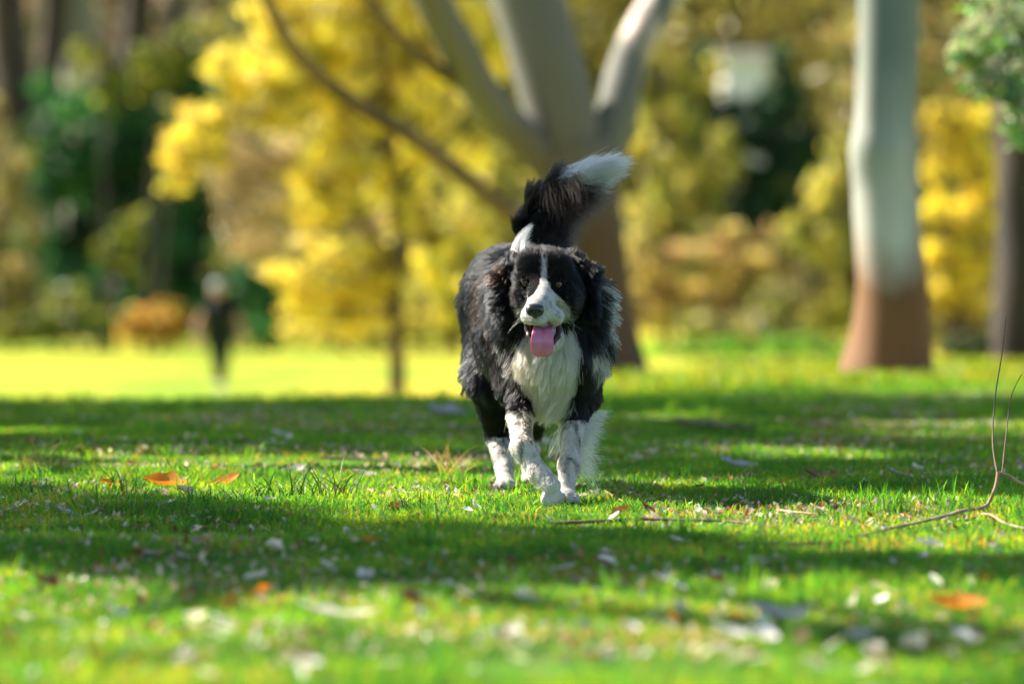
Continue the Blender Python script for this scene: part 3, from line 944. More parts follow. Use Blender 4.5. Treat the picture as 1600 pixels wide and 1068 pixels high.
    for s in (-1, 1):
        pts = [P(848 + s * 25, 506, 11.800), P(849 + s * 24.5, 515, 11.800), P(849 + s * 22, 525, 11.790), P(849 + s * 15, 536, 11.778)]
        LB = Body()
        for i in range(3): LB.cap(pts[i], pts[i + 1], .0060, .0048, .006)
        lv, lf = LB.mesh('lip', .0014)
        link('lip', np_mesh('lip', lv, lf), lip, root)
    # ---- whiskers
    rw = np.random.default_rng(77)
    pts, rd = [], []
    for s, cx, cyy in ((-1, 817, 497), (1, 880, 498)):
        for i in range(5):
            a = P(cx + rw.uniform(-3, 3), cyy + rw.uniform(-10, 9), 11.765)
            d = unit(np.array([s * 1.0, -.1 + rw.uniform(-.3, .4), rw.uniform(-.75, .35)]))
            L_ = rw.uniform(.022, .046)
            p = [a]
            for k in range(6):
                p.append(p[-1] + d * L_ / 6); d = unit(d + np.array([0, .03, -.17]))
            pts.append(p); rd.append(np.linspace(.00022, .00008, 7))
    hair_object('whiskers', np.array(pts), np.array(rd), np.full((10, 3), .35), black, root)
    return root
build_dog()
# ------------------------------------------------------------------ trees and shrubs
def smooth_path(pts, sub=6):
    pts = [np.array(p, float) for p in pts]
    out = []
    for i in range(len(pts) - 1):
        p0, p1, p2, p3 = pts[max(i - 1, 0)], pts[i], pts[i + 1], pts[min(i + 2, len(pts) - 1)]
        for k in range(sub):
            t = k / sub
            out.append(.5 * ((2 * p1) + (p2 - p0) * t + (2 * p0 - 5 * p1 + 4 * p2 - p3) * t * t + (3 * p1 - p0 - 3 * p2 + p3) * t ** 3))
    out.append(pts[-1])
    return np.array(out)

def tube(path4, seg=16, sub=5, rough=.06, seed=0):
    """path4: rows x,y,z,r -> verts, quads"""
    q = smooth_path(path4, sub)
    c, r = q[:, :3], q[:, 3]
    n = len(c)
    T = unit(np.gradient(c, axis=0))
    ref = np.array([0.0, 1.0, 0.12])
    X = unit(np.cross(T, ref)); Y = np.cross(T, X)
    a = np.linspace(0, 2 * np.pi, seg + 1)[:-1]
    ring = X[:, None] * np.cos(a)[None, :, None] + Y[:, None] * np.sin(a)[None, :, None]
    nz = 1 + rough * 2 * (vnoise((c[:, None] + ring * .3).reshape(-1, 3), 3.0 / max(r.max(), .03) * .25, seed).reshape(n, seg) - .5)
    V = c[:, None] + ring * (r[:, None] * nz)[..., None]
    i = (np.arange(n - 1)[:, None] * seg + np.arange(seg)[None]).ravel()
    j = (np.arange(n - 1)[:, None] * seg + (np.arange(seg)[None] + 1) % seg).ravel()
    return V.reshape(-1, 3), np.stack([i, j, j + seg, i + seg], -1)

def merge(parts):
    V, F, k = [], [], 0
    for v, f in parts:
        V.append(v); F.append(f + k); k += len(v)
    return np.concatenate(V), np.concatenate(F)

def leaf_quads(cent, size, pal, rng, aspect=.5, up=.3):
    n = len(cent)
    d = unit(rng.normal(0, 1, (n, 3)) - np.array([0, 0, up]))
    s = unit(np.cross(d, rng.normal(0, 1, (n, 3))))
    nn = np.cross(d, s)
    L = (size * rng.uniform(.6, 1.3, n))[:, None]
    w = L * aspect
    a = cent - d * L / 2; b = cent + s * w / 2 + nn * w * .12; c = cent + d * L / 2; e = cent - s * w / 2 + nn * w * .12
    V = np.stack([a, b, c, e], 1).reshape(-1, 3)
    F = np.arange(4 * n).reshape(n, 4)
    C = np.repeat(pal, 4, 0)
    return V, F, C

def cloud(blobs, n, size, palette, seed, sub=14, tight=.17, aspect=.5, shell=.5, dark=.2):
    """blobs: (centre, radii). leaves gather in sub-clumps scattered through each blob"""
    rng = np.random.default_rng(seed)
    vol = np.array([np.prod(b[1]) ** (2 / 3) for b in blobs]); vol = vol / vol.sum()
    cs, cols = [], []
    palette = np.array(palette, float)
    for (c, r), v in zip(blobs, vol):
        m = max(40, int(n * v)); ns = max(4, int(sub))
        u = unit(rng.normal(0, 1, (ns, 3))) * (rng.uniform(shell, 1, (ns, 1)) ** .6)
        sc = np.array(c) + u * np.array(r)
        pick = rng.integers(0, ns, m)
        off = rng.normal(0, 1, (m, 3)) * np.array(r) * tight
        cs.append(sc[pick] + off)
        tone = rng.integers(0, len(palette), ns)
        t2 = np.where(rng.uniform(0, 1, m) < .7, tone[pick], rng.integers(0, len(palette), m))
        tn = np.where(rng.uniform(0, 1, ns) < dark, rng.uniform(.25, .5, ns), rng.uniform(.75, 1.7, ns))
        cols.append(palette[t2] * (rng.uniform(.7, 1.3, m) * tn[pick])[:, None])
    cs = np.concatenate(cs); cols = np.clip(np.concatenate(cols), 0, .9)
    return leaf_quads(cs, size, cols, rng, aspect)

def add_cloud(name, parent, mat, *a, **k):
    V, F, C = cloud(*a, **k)
    return link(name, np_mesh(name, V, F, False, C), mat, parent)

LEAF = leaf_mat('foliage', trans=.45, rough=.38, spec=.5)
DENSE = leaf_mat('dense_foliage', trans=.12, rough=.5)
LEAFY = leaf_mat('yellow_foliage', trans=.55)
GLOSSY = leaf_mat('glossy_foliage', trans=.3, rough=.22, spec=1.0)
PALE_BARK = bark_mat('pale_bark', (.19, .21, .18), (.60, .58, .52), 1.2, ramp=(.36, .58), base=(.19, .085, .030), base_z=(.38, .62))
GREY_BARK = bark_mat('grey_tan_bark', (.14, .135, .12), (.60, .48, .38), 1.3, ramp=(.50, .64), base=(.085, .048, .028), base_z=(.5, 1.1))
BROWN_BARK = bark_mat('brown_bark', (.08, .05, .028), (.17, .11, .065), 2.5)
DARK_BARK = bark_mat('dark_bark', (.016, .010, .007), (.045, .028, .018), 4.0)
ROSY_SUNFLECK_BARK = bark_mat('rosy_sunfleck_bark', (.14, .14, .115), (.78, .60, .50), 1.5, ramp=(.53, .60))  # pinkish sun patches on the forked tree's limb, put into the bark colour

def px_path(pts, D):
    """pts: (px, py, radius_px[, dD])"""
    out = []
    for p in pts:
        d = D + (p[3] if len(p) > 3 else 0)
        out.append(list(P(p[0], p[1], d)) + [p[2] * d / FPX])
    return out

def blobs_px(lst, D, depth=1.0):
    out = []
    for b in lst:
        d = D + (b[4] if len(b) > 4 else 0)
        s = d / FPX
        out.append((P(b[0], b[1], d), np.array([b[2] * s, max(b[2], b[3]) * s * depth, b[3] * s])))
    return out

YEL = [(.80, .64, .09), (.74, .62, .07), (.60, .56, .08), (.82, .70, .15)]
OLV = [(.30, .28, .08), (.22, .24, .06), (.38, .32, .12), (.16, .18, .05)]
DKG = [(.03, .14, .05), (.04, .18, .055), (.065, .23, .05), (.02, .10, .045)]
MIDG = [(.05, .14, .02), (.08, .17, .02), (.12, .19, .03)]
TAN = [(.42, .34, .20), (.34, .27, .15), (.50, .42, .28), (.25, .20, .10)]

# -- the big forked tree behind the dog
def build_center_tree():
    D = 29.0
    x0, y0 = P(945, 560, D)[0], D
    z0 = float(gz(x0, y0))
    t = empty('spreading_tree', (x0, y0, z0), 'big grey forked tree behind the dog with limbs spreading left and right', 'tree')
    parts = []
    b0 = [x0 + .02, y0, z0 - .15, .30]
    tr = [b0, [x0 + .01, y0, z0 + .06, .215]] + px_path([(942, 500, 48), (932, 400, 46), (912, 300, 58), (895, 230, 60)], D)
    parts.append(tube(tr, 24, 6, .08, 1))
    parts.append(tube(px_path([(905, 290, 52), (868, 150, 56), (825, 0, 57), (790, -130, 52), (760, -330, 45), (745, -620, 36), (760, -1000, 24)], D), 22, 6, .07, 2))
    tk = link('trunk', np_mesh('trunk', *merge(parts)), GREY_BARK, t)
    limbs = [
        [(925, 310, 36), (960, 190, 33, .1), (985, 90, 31, .3), (1035, 0, 29, .5), (1110, -120, 26, .8), (1200, -330, 22, 1.4), (1290, -640, 14, 2)],
        [(880, 290, 26), (835, 235, 30, -.1), (765, 160, 30, -.3), (712, 70, 30, -.5), (668, -20, 28, -.7), (620, -170, 24, -1.0), (540, -420, 16, -1.6)],
        [(925, 450, 15), (865, 385, 16, -.2), (790, 330, 15, -.4), (715, 268, 14, -.7), (640, 212, 13, -.9), (560, 165, 12, -1.1), (490, 112, 11, -1.3), (442, 50, 10, -1.5), (408, -20, 8, -1.7), (370, -140, 6, -2)],
        [(745, 140, 13, -.3), (690, 112, 11, -.5), (640, 75, 9, -.7), (600, 30, 8, -.8), (565, -20, 7, -.9), (520, -120, 5, -1.0)],
    ]
    for i, l in enumerate(limbs):
        o = link('limb', np_mesh('limb', *tube(px_path(l, D), 16, 6, .08, 10 + i)), (ROSY_SUNFLECK_BARK, GREY_BARK, BROWN_BARK, BROWN_BARK)[i], t)
    bl = []
    r = np.random.default_rng(3)
    for i in range(22):
        bl.append((np.array([x0 + r.uniform(-.6, 5.2), y0 + r.uniform(1.2, 6.5), r.uniform(4.2, 8.5)]), np.array([.9, .9, .55]) * r.uniform(.7, 1.2)))
    add_cloud('crown', t, LEAF, bl, 9000, .13, OLV + MIDG, 4)
build_center_tree()

# -- pale trunk on the right
def build_right_tree():
    D = 24.0
    x0 = P(1388, 585, D)[0]; z0 = float(gz(x0, D))
    t = empty('pale_tree', (x0, D, z0), 'pale smooth-barked trunk on the right with rough brown base', 'tree')
    tr = [[x0 + .01, D, z0 - .12, .27], [x0, D, z0 + .02, .205]] + px_path([(1391, 545, 68), (1392, 490, 62), (1388, 410, 56), (1386, 300, 53), (1383, 235, 56), (1386, 180, 51), (1388, 60, 51), (1391, -60, 50), (1400, -400, 47), (1380, -900, 40), (1400, -1500, 30)], D)
    link('trunk', np_mesh('trunk', *tube(tr, 28, 8, .16, 4)), PALE_BARK, t)
    r = np.random.default_rng(8)
    for i, (a, zt) in enumerate([(-1.5, 4.6), (1.6, 5.0), (.3, 5.6)]):
        p = [[x0, D, 2.9 + .3 * i, .09], [x0 + a * .5, D + .3, 3.8 + .3 * i, .07], [x0 + a, D + .5 * i, zt, .04]]
        link('limb', np_mesh('limb', *tube(p, 12, 5, .05, i)), PALE_BARK, t)
    bl = [(np.array([x0 + r.uniform(-.6, 3), D + r.uniform(-.5, 3), r.uniform(4.8, 7)]), np.array([.7, .7, .45])) for _ in range(12)]
    add_cloud('crown', t, LEAF, bl, 5000, .12, OLV + MIDG, 5)
build_right_tree()

# -- far right dark trunk
def build_dark_trunk():
    D = 32.0
    x0 = P(1600, 560, D)[0]; z0 = float(gz(x0, D))
    t = empty('dark_trunked_tree', (x0, D, z0), 'dark brown tree trunk at the right edge below glossy green leaves', 'tree')
    tr = [[x0, D, z0 - .2, .24], [x0, D, z0 + .05, .19]] + px_path([(1600, 520, 52), (1600, 400, 47), (1602, 250, 45), (1600, 100, 42), (1600, -200, 35), (1620, -700, 26), (1620, -1200, 15)], D)
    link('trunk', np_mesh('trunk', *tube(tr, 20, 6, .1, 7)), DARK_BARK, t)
    r = np.random.default_rng(9)
    bl = [(np.array([x0 + r.uniform(-1.8, 2), D + r.uniform(-1.5, 1.5), r.uniform(3.2, 5.5)]), np.array([.7, .7, .5])) for _ in range(10)]
    add_cloud('crown', t, LEAF, bl, 5000, .12, DKG + MIDG, 6)
build_dark_trunk()

# -- young tree whose leafy branch hangs into the top right corner
def build_hanging_branch():
    D = 21.0
    x0, y0 = 3.1, 21.4
    z0 = float(gz(x0, y0))
    t = empty('glossy_leaved_tree', (x0, y0, z0), 'glossy green leaves hanging into the top right corner', 'tree')
    link('trunk', np_mesh('trunk', *tube([[x0, y0, z0 - .1, .10], [x0 + .03, y0, .8, .08], [x0 - .02, y0, 2.0, .065], [x0, y0, 3.4, .03]], 12, 5, .06, 3)), DARK_BARK, t)
    for i, l in enumerate([[(2115, 60, 7), (1900, -40, 6), (1720, -20, 4), (1590, 60, 2.5), (1540, 150, 1.5)], [(2112, -120, 7), (1850, -130, 5), (1650, -60, 3), (1540, 40, 1.5)]]):
        link('limb', np_mesh('limb', *tube(px_path(l, D), 8, 5, .05, i)), DARK_BARK, t)
    bl = blobs_px([(1530, 50, 45, 50), (1590, 20, 50, 45), (1560, 120, 50, 50), (1620, 130, 60, 70), (1600, 205, 30, 35), (1510, 105, 28, 35), (1680, 60, 80, 90), (1560, -60, 60, 60), (1660, -120, 90, 70),
                   (1780, 0, 90, 100), (1900, -60, 110, 100), (1980, 60, 110, 120), (2080, -160, 130, 120)], D, .8)
    add_cloud('crown', t, GLOSSY, bl, 4200, .062, [(.12, .28, .05), (.18, .36, .06), (.07, .18, .04), (.42, .48, .30), (.50, .54, .40)], 12, sub=18, tight=.22)
build_hanging_branch()

# -- yellow-leaved tree on the left of the dog
def build_yellow_tree():
    D = 45.0
    x0 = P(620, 560, D)[0]; z0 = float(gz(x0, D))
    t = empty('yellow_tree', (x0, D, z0), 'slender tree in bright yellow leaf, left of the dog behind the lawn', 'tree')
    tr = [[x0, D, z0 - .15, .085]] + px_path([(620, 560, 13), (618, 460, 12), (622, 380, 11), (612, 250, 10), (600, 100, 9), (590, -100, 8), (600, -350, 5)], D)
    link('trunk', np_mesh('trunk', *tube(tr, 12, 5, .08, 5)), BROWN_BARK, t)
    for i, l in enumerate([[(620, 400, 7), (540, 330, 5), (440, 250, 4), (330, 200, 3), (290, 260, 2)], [(612, 250, 7), (520, 150, 5), (420, 60, 4), (380, -40, 2)], [(615, 300, 6), (700, 210, 5), (760, 140, 3)], [(618, 470, 5), (540, 430, 4), (460, 410, 3)], [(610, 220, 5), (560, 60, 4), (610, -60, 3)]]):
        link('limb', np_mesh('limb', *tube(px_path(l, D), 8, 4, .05, 20 + i)), DARK_BARK, t)
    top = [(360, 100, 40, 28), (410, 125, 60, 35), (450, 50, 50, 35), (540, 60, 70, 50), (520, 110, 60, 40), (600, 130, 60, 45), (470, 165, 45, 35), (660, 100, 50, 45), (700, 30, 40, 40), (740, 60, 30, 40),
           (320, 190, 35, 35), (290, 240, 35, 40), (268, 280, 22, 22), (340, 230, 30, 30), (400, 175, 35, 22), (450, 180, 40, 22), (560, 190, 50, 32), (500, 270, 55, 32), (480, 300, 40, 35), (560, 240, 50, 35),
           (620, 290, 45, 35), (640, 240, 40, 30), (740, 240, 30, 22), (530, 320, 40, 25), (490, 345, 30, 20), (690, 180, 40, 35),
           (520, 400, 70, 28), (470, 430, 50, 28), (560, 440, 55, 35), (500, 480, 50, 30), (590, 400, 30, 28), (540, 500, 60, 25), (680, 400, 30, 40), (700, 470, 25, 35), (650, 340, 35, 25),
           (600, -40, 90, 50), (480, -60, 90, 50), (700, -80, 80, 50), (560, -160, 120, 60), (420, 10, 40, 25), (640, 30, 50, 35), (780, 90, 30, 40), (970, 240, 30, 26)]
    add_cloud('crown', t, LEAFY, blobs_px(top, D, .8), 34000, .060, YEL + [(.46, .50, .10), (.56, .50, .26)], 31, dark=.12, sub=16, tight=.21, aspect=.7)
    # thinner, greyer twigs and seed heads in the middle
    add_cloud('dry_twigs', t, LEAF, blobs_px([(400, 230, 60, 40), (420, 300, 70, 45), (400, 350, 50, 35), (450, 380, 60, 30), (360, 270, 40, 40), (600, 350, 50, 30), (380, 390, 30, 20)], D + .9, .6), 5200, .06, TAN, 32, sub=16, tight=.3, aspect=.3)
build_yellow_tree()

def shrub(name, label, cat, D, blobs, n, size, pal, seed, mat=None, stems=((0, 0),), stem_r=.05, group=None, depth=.8, sub=24, tight=.12):
    bl = blobs_px(blobs, D, depth)
    cx = np.mean([b[0][0] for b in bl]); z0 = float(gz(cx, D))
    t = empty(name, (cx, D, z0), label, cat, group)
    r = np.random.default_rng(seed)
    for k in range(min(6, len(bl))):
        c = bl[int(r.integers(len(bl)))][0]
        x = cx + (c[0] - cx) * .5
        sv = tube([[x, D, float(gz(x, D)) - .1, stem_r], [x + (c[0] - x) * .4, D, z0 + (c[2] - z0) * .5, stem_r * .8], [c[0], c[1], c[2], stem_r * .3]], 8, 4, .05, k)
        link('stem', np_mesh('stem', *sv), DARK_BARK, t)
    add_cloud('foliage', t, mat or LEAF, bl, n, size, pal, seed, sub=sub, tight=tight)
    return t

shrub('dark_green_shrub', 'tall dark green shrub at the left behind the person', 'shrub', 97,
      [(150, 200, 110, 90), (250, 170, 90, 80), (120, 330, 100, 110), (230, 330, 110, 110), (330, 400, 90, 90), (340, 250, 60, 80), (180, 460, 120, 60), (300, 480, 110, 50), (80, 240, 60, 80), (400, 460, 60, 60), (320, 120, 60, 50), (400, 330, 60, 80)],
      26000, 0.191, DKG + [(.03, .10, .02)], 41)
shrub('lime_green_shrub', 'yellow-green shrub rising above the dark shrub at top left', 'shrub', 95,
      [(250, 110, 50, 45), (200, 130, 40, 40), (290, 80, 40, 40), (150, 110, 24, 40), (130, 80, 20, 20)], 3600, 0.136, [(.20, .24, .03), (.30, .30, .04), (.08, .14, .02)], 42)
shrub('olive_shrub', 'pale olive shrub at the far left edge', 'shrub', 93,
      [(10, 250, 40, 60), (20, 340, 50, 60), (-20, 300, 60, 90), (10, 430, 45, 60), (50, 470, 40, 40), (-40, 440, 60, 70), (-40, 180, 50, 60), (-100, 350, 60, 90)], 7000, 0.127, [(.42, .36, .16), (.30, .28, .08), (.20, .20, .05), (.5, .42, .25)], 43)
shrub('low_green_shrub', 'low mid-green shrub left of the person', 'shrub', 90,
      [(160, 500, 60, 30), (110, 480, 40, 40), (60, 510, 50, 25), (200, 420, 30, 35), (210, 360, 24, 30), (170, 390, 30, 30), (20, 520, 40, 20)], 5000, 0.116, [(.14, .20, .03), (.22, .26, .04), (.34, .32, .05), (.07, .13, .02)], 44)
shrub('orange_shrub', 'low orange-brown shrub beside the person', 'shrub', 88,
      [(240, 495, 36, 26), (275, 500, 30, 24), (215, 515, 30, 20), (250, 520, 40, 16)], 2600, 0.115, [(.50, .28, .06), (.40, .28, .06), (.48, .36, .07)], 45)
shrub('deep_green_shrub', 'dark green shrub between the person and the yellow tree', 'shrub', 91,
      [(420, 470, 50, 50), (400, 420, 40, 50), (440, 510, 60, 26), (390, 520, 40, 24)], 4200, 0.128, DKG, 46)
shrub('golden_shrub', 'golden shrub in front of the thin trunk left of the dog', 'shrub', 86,
      [(540, 510, 60, 30), (660, 490, 50, 50), (700, 430, 40, 60), (480, 520, 40, 20), (600, 520, 50, 20), (680, 380, 40, 40), (740, 330, 40, 50), (730, 500, 40, 50)], 6500, 0.124, [(.66, .54, .10), (.50, .46, .08), (.42, .44, .08), (.36, .30, .08)], 47)
# right of the dog
shrub('blue_green_conifer', 'dark blue-green conifer below the white building', 'shrub', 99,
      [(1235, 215, 55, 70), (1240, 280, 60, 60), (1220, 160, 35, 40), (1180, 190, 40, 36), (1260, 340, 40, 50), (1150, 330, 60, 60), (1165, 205, 60, 34), (1120, 175, 40, 40), (1120, 240, 50, 50), (1225, 110, 20, 40), (1100, 120, 24, 50), (1140, 300, 70, 60), (1200, 400, 70, 60), (1120, 420, 60, 60), (1170, 500, 80, 50), (1090, 330, 50, 60)], 19000, 0.175, [(.018, .06, .035), (.025, .08, .04), (.035, .10, .03)], 51)
shrub('olive_yellow_shrub', 'olive and yellow shrub right of the forked tree', 'shrub', 96,
      [(1050, 260, 50, 60), (1080, 330, 60, 60), (1020, 340, 40, 60), (1120, 250, 40, 50), (1040, 180, 50, 50), (1090, 120, 40, 40), (1010, 100, 50, 60)], 7800, 0.144, [(.50, .46, .12), (.36, .38, .08), (.20, .26, .05), (.60, .52, .15)], 52)
shrub('russet_shrub', 'russet and tan shrub in the middle of the right background', 'shrub', 93,
      [(1060, 430, 60, 50), (1130, 400, 50, 50), (1190, 410, 50, 50), (1010, 470, 40, 40), (1120, 480, 60, 40), (1230, 440, 50, 50), (1000, 400, 30, 50)], 7200, 0.138, [(.52, .38, .20), (.40, .32, .12), (.58, .48, .22), (.32, .32, .08), (.60, .50, .14)], 53)
shrub('yellow_green_shrub', 'yellow-green shrub left of the pale trunk', 'shrub', 89,
      [(1290, 300, 34, 40), (1290, 390, 40, 50), (1300, 470, 34, 40), (1250, 360, 30, 30), (1310, 230, 24, 30), (1280, 500, 40, 30)], 4200, 0.130, [(.56, .50, .12), (.40, .40, .09), (.24, .28, .06)], 54)
shrub('pale_flowering_shrub', 'low pale shrub on the bright lawn right of the dog', 'shrub', 88,
      [(1210, 470, 36, 30), (1180, 510, 50, 22), (1090, 505, 40, 22), (1240, 510, 40, 20)], 3400, 0.110, [(.46, .42, .22), (.34, .34, .10), (.20, .24, .05)], 55)
shrub('bright_yellow_shrub', 'tall bright yellow shrub between the two right-hand trunks', 'shrub', 84,
      [(1470, 190, 28, 28), (1500, 230, 38, 40), (1530, 270, 30, 50), (1465, 260, 24, 28), (1490, 330, 44, 40), (1530, 350, 34, 40), (1480, 400, 40, 40), (1520, 420, 36, 40), (1470, 460, 30, 34), (1520, 190, 30, 26), (1500, 470, 36, 26)],
      10500, 0.110, YEL + [(.40, .32, .03)], 56, LEAFY)
shrub('tangled_shrub', 'brown-green shrub behind the pale trunk', 'shrub', 92,
      [(1470, 120, 60, 60), (1440, 60, 60, 60), (1330, 60, 60, 70), (1340, 170, 40, 60), (1480, 520, 60, 40), (1420, 440, 60, 60), (1560, 500, 60, 50), (1600, 400, 60, 80), (1640, 250, 70, 120), (1500, 530, 60, 30), (1560, 540, 50, 24)], 8200, 0.135, [(.34, .24, .10), (.22, .18, .07), (.46, .34, .12), (.18, .22, .06)], 57)

shrub('ground_cover', 'bright green low plants at the far lawn edge right of the dog', 'plants', 72,
      [(1030, 558, 50, 24), (1100, 548, 50, 22), (1180, 545, 60, 24), (1260, 548, 50, 22), (1310, 560, 40, 20), (1010, 580, 40, 16)], 6000, .07, [(.20, .46, .03), (.12, .34, .03), (.30, .50, .04), (.06, .20, .03)], 58, stem_r=.02)
shrub('dark_low_shrub', 'dark low shrub at the foot of the dark trunk', 'shrub', 40,
      [(1500, 545, 50, 22), (1560, 550, 50, 28), (1520, 575, 60, 16)], 3000, .05, [(.05, .10, .03), (.08, .06, .03), (.04, .07, .02)], 59, stem_r=.015)  # leaves in dark green and brown tones
# -- trunks far behind at top left
def far_trunks():
    base = [(20, 34, 'greyish far trunk at the top left corner'), (75, 22, 'slim dark far trunk, second from the top left corner'), (125, 30, 'rosy far trunk with pale blotches at the top left'), (205, 26, 'dark far trunk above the lime green shrub'), (290, 16, 'thin far trunk right of the dark one at the top left')]
    for i, (px, r, lab) in enumerate(base):
        D = 100 + 2 * i
        x0 = P(px, 500, D)[0]; z0 = float(gz(x0, D))
        t = empty('woodland_tree', (x0, D, z0), lab, 'tree', 'tall trees standing far behind the shrubs')
        pts = [[x0, D, z0 - .3, r * D / FPX * 1.4]] + px_path([(px, 480, r * 1.1), (px + (-1) ** i * 8, 200, r), (px - (-1) ** i * 12, 0, r * .9), (px, -300, r * .8), (px + 20, -700, r * .5)], D)
        link('trunk', np_mesh('trunk', *tube(pts, 14, 5, .12, 60 + i)), (DARK_BARK, DARK_BARK, ROSY_SUNFLECK_BARK, DARK_BARK, DARK_BARK)[i], t)
        rr = np.random.default_rng(70 + i)
        bl = [(np.array([x0 + rr.uniform(-2.2, 2.2), D + rr.uniform(-2, 2), rr.uniform(6.5, 10)]), np.array([1.2, 1.2, .8])) for _ in range(7)]
        add_cloud('crown', t, LEAF, bl, 2200, .22, OLV, 80 + i)
far_trunks()

# -- woods closing the view
def build_woods():
    r = np.random.default_rng(90)
    Vs, Fs, Cs, k = [], [], [], 0
    zones = [(-60, -6, [(.05, .045, .03), (.08, .06, .045), (.03, .05, .02), (.20, .14, .11)]), (-6, 1.5, [(.26, .26, .07), (.44, .38, .09), (.12, .16, .04), (.20, .20, .06)]),
             (1.5, 9, [(.34, .30, .10), (.44, .36, .14), (.20, .24, .06), (.12, .15, .05), (.58, .48, .16)]), (9, 60, [(.16, .10, .05), (.24, .15, .06), (.10, .10, .03), (.06, .05, .03)])]
    for layer, (y, n, size) in enumerate([(118, 20000, .34), (128, 16000, .5), (140, 14000, .8)]):
        for (xa, xb, pal) in zones:
            nb = int((xb - xa) * 1.1) + 6
            bl = []
            for _ in range(nb):
                bl.append((np.array([r.uniform(xa, xb), y + r.uniform(-4, 4), -1.4 + r.uniform(0, 1) ** 1.0 * 12]), np.array([1.6, 1.4, 1.5]) * r.uniform(.7, 1.3)))
            share = .36 if (xb - xa) < 20 else .14
            V, F, C = cloud(bl, int(n * share), size, pal, 91 + layer * 7 + int(xa + 70), sub=10, tight=.4, aspect=.7)
            Vs.append(V); Fs.append(F + k); Cs.append(C); k += len(V)
    m = np_mesh('woods', np.concatenate(Vs), np.concatenate(Fs), False, np.concatenate(Cs))
    tag(link('woods', m, LEAF), 'far mixed woods closing the view behind the park', 'woods', kind='stuff')
build_woods()
def build_bank():
    xs = np.linspace(-160, 160, 81); u = np.linspace(0, 1, 12)
    X, U = np.meshgrid(xs, u)
    Y = 143 + U * 30; Z = -1.6 + 15 * np.sin(U * np.pi / 2) + (vnoise(np.stack([X, U * 30], -1), .12, 3) - .5) * 4 * U
    V = np.stack([X, Y, Z], -1).reshape(-1, 3)
    i = (np.arange(11)[:, None] * 81 + np.arange(80)[None]).ravel()
    F = np.stack([i, i + 1, i + 82, i + 81], -1)
    tag(link('hillside', np_mesh('hillside', V, F), plain_mat('hillside', (.05, .06, .025), .95, .1, .6, .5)), 'wooded bank rising behind the far trees', kind='structure')
build_bank()

# -- white building glimpsed through the trees
def build_house():
    D = 104.0
    c = P(1168, 110, D)
    z0 = float(gz(c[0], D)); s = D / FPX
    t = empty('white_building', (c[0], D + 1.5, z0), 'small white building glimpsed through the trees above the dark conifer', 'building')
    def box(x0, x1, y0, y1, za, zb):
        V = np.array([[x, y, z] for x in (x0, x1) for y in (y0, y1) for z in (za, zb)])
        F = np.array([[0, 1, 3, 2], [4, 6, 7, 5], [0, 4, 5, 1], [2, 3, 7, 6], [0, 2, 6, 4], [1, 5, 7, 3]])
        return V, F
    x0, x1 = c[0] - 36 * s, c[0] + 32 * s
    wall = plain_mat('white_render', (.80, .80, .78), .7, .3, .04, 2)
    link('wall', np_mesh('wall', *box(x0, x1, D, D + 3, z0 - .3, c[2] + 22 * s), smooth=False), wall, t)
    V = np.array([[x0 - .15, D - .2, c[2] + 22 * s], [x1 + .15, D - .2, c[2] + 22 * s], [x1 + .15, D + 1.5, c[2] + 36 * s], [x0 - .15, D + 1.5, c[2] + 36 * s], [x0 - .15, D + 3.2, c[2] + 22 * s], [x1 + .15, D + 3.2, c[2] + 22 * s]])
    F = np.array([[0, 1, 2, 3], [3, 2, 5, 4], [0, 4, 5, 1]])
    link('roof', np_mesh('roof', V, F, smooth=False), plain_mat('grey_roof', (.09, .09, .09), .8), t)
    link('door', np_mesh('door', *box(c[0] - .3, c[0] + .3, D - .05, D - .004, z0, z0 + 1.9), smooth=False), plain_mat('door', (.12, .10, .08)), t)
    f = link('window', np_mesh('window', *box(c[0] + .45, c[0] + .8, D - .04, D - .004, z0 + 1.2, z0 + 1.8), smooth=False), plain_mat('window', (.05, .06, .07), .1), t)
build_house()

# ------------------------------------------------------------------ trees left of the frame, whose crowns shade the lawn
LIT_A = [(-400, 712), (0, 724), (220, 722), (700, 722), (900, 738), (1000, 750), (1180, 766), (1330, 782), (2200, 830), (2200, 905), (1600, 874), (1400, 866), (1200, 858), (1000, 838), (850, 822), (640, 812), (450, 790), (200, 768), (0, 750), (-400, 735)]
LIT_B = [(-400, 892), (0, 898), (200, 905), (400, 925), (560, 918), (760, 945), (900, 930), (1000, 925), (1250, 918), (1450, 908), (1600, 908), (2200, 1010), (2200, 1400), (-400, 1400)]
LIT_C = [[(1290, 664), (1440, 656), (1900, 662), (1900, 690), (1450, 690)], [(640, 680), (760, 676), (790, 700), (640, 702)], [(-100, 662), (110, 660), (130, 672), (-100, 675)], [(1080, 700), (1330, 694), (1500, 704), (1400, 716), (1120, 714)],
         [(250, 640), (420, 640), (420, 648), (250, 648)], [(960, 640), (1100, 636), (1160, 646), (980, 650)]]
DARK = [[(1220, 985), (1400, 985), (1500, 1012), (1380, 1024), (1230, 1005)], [(900, 766), (1150, 775), (1220, 800), (1100, 806), (930, 790)]]
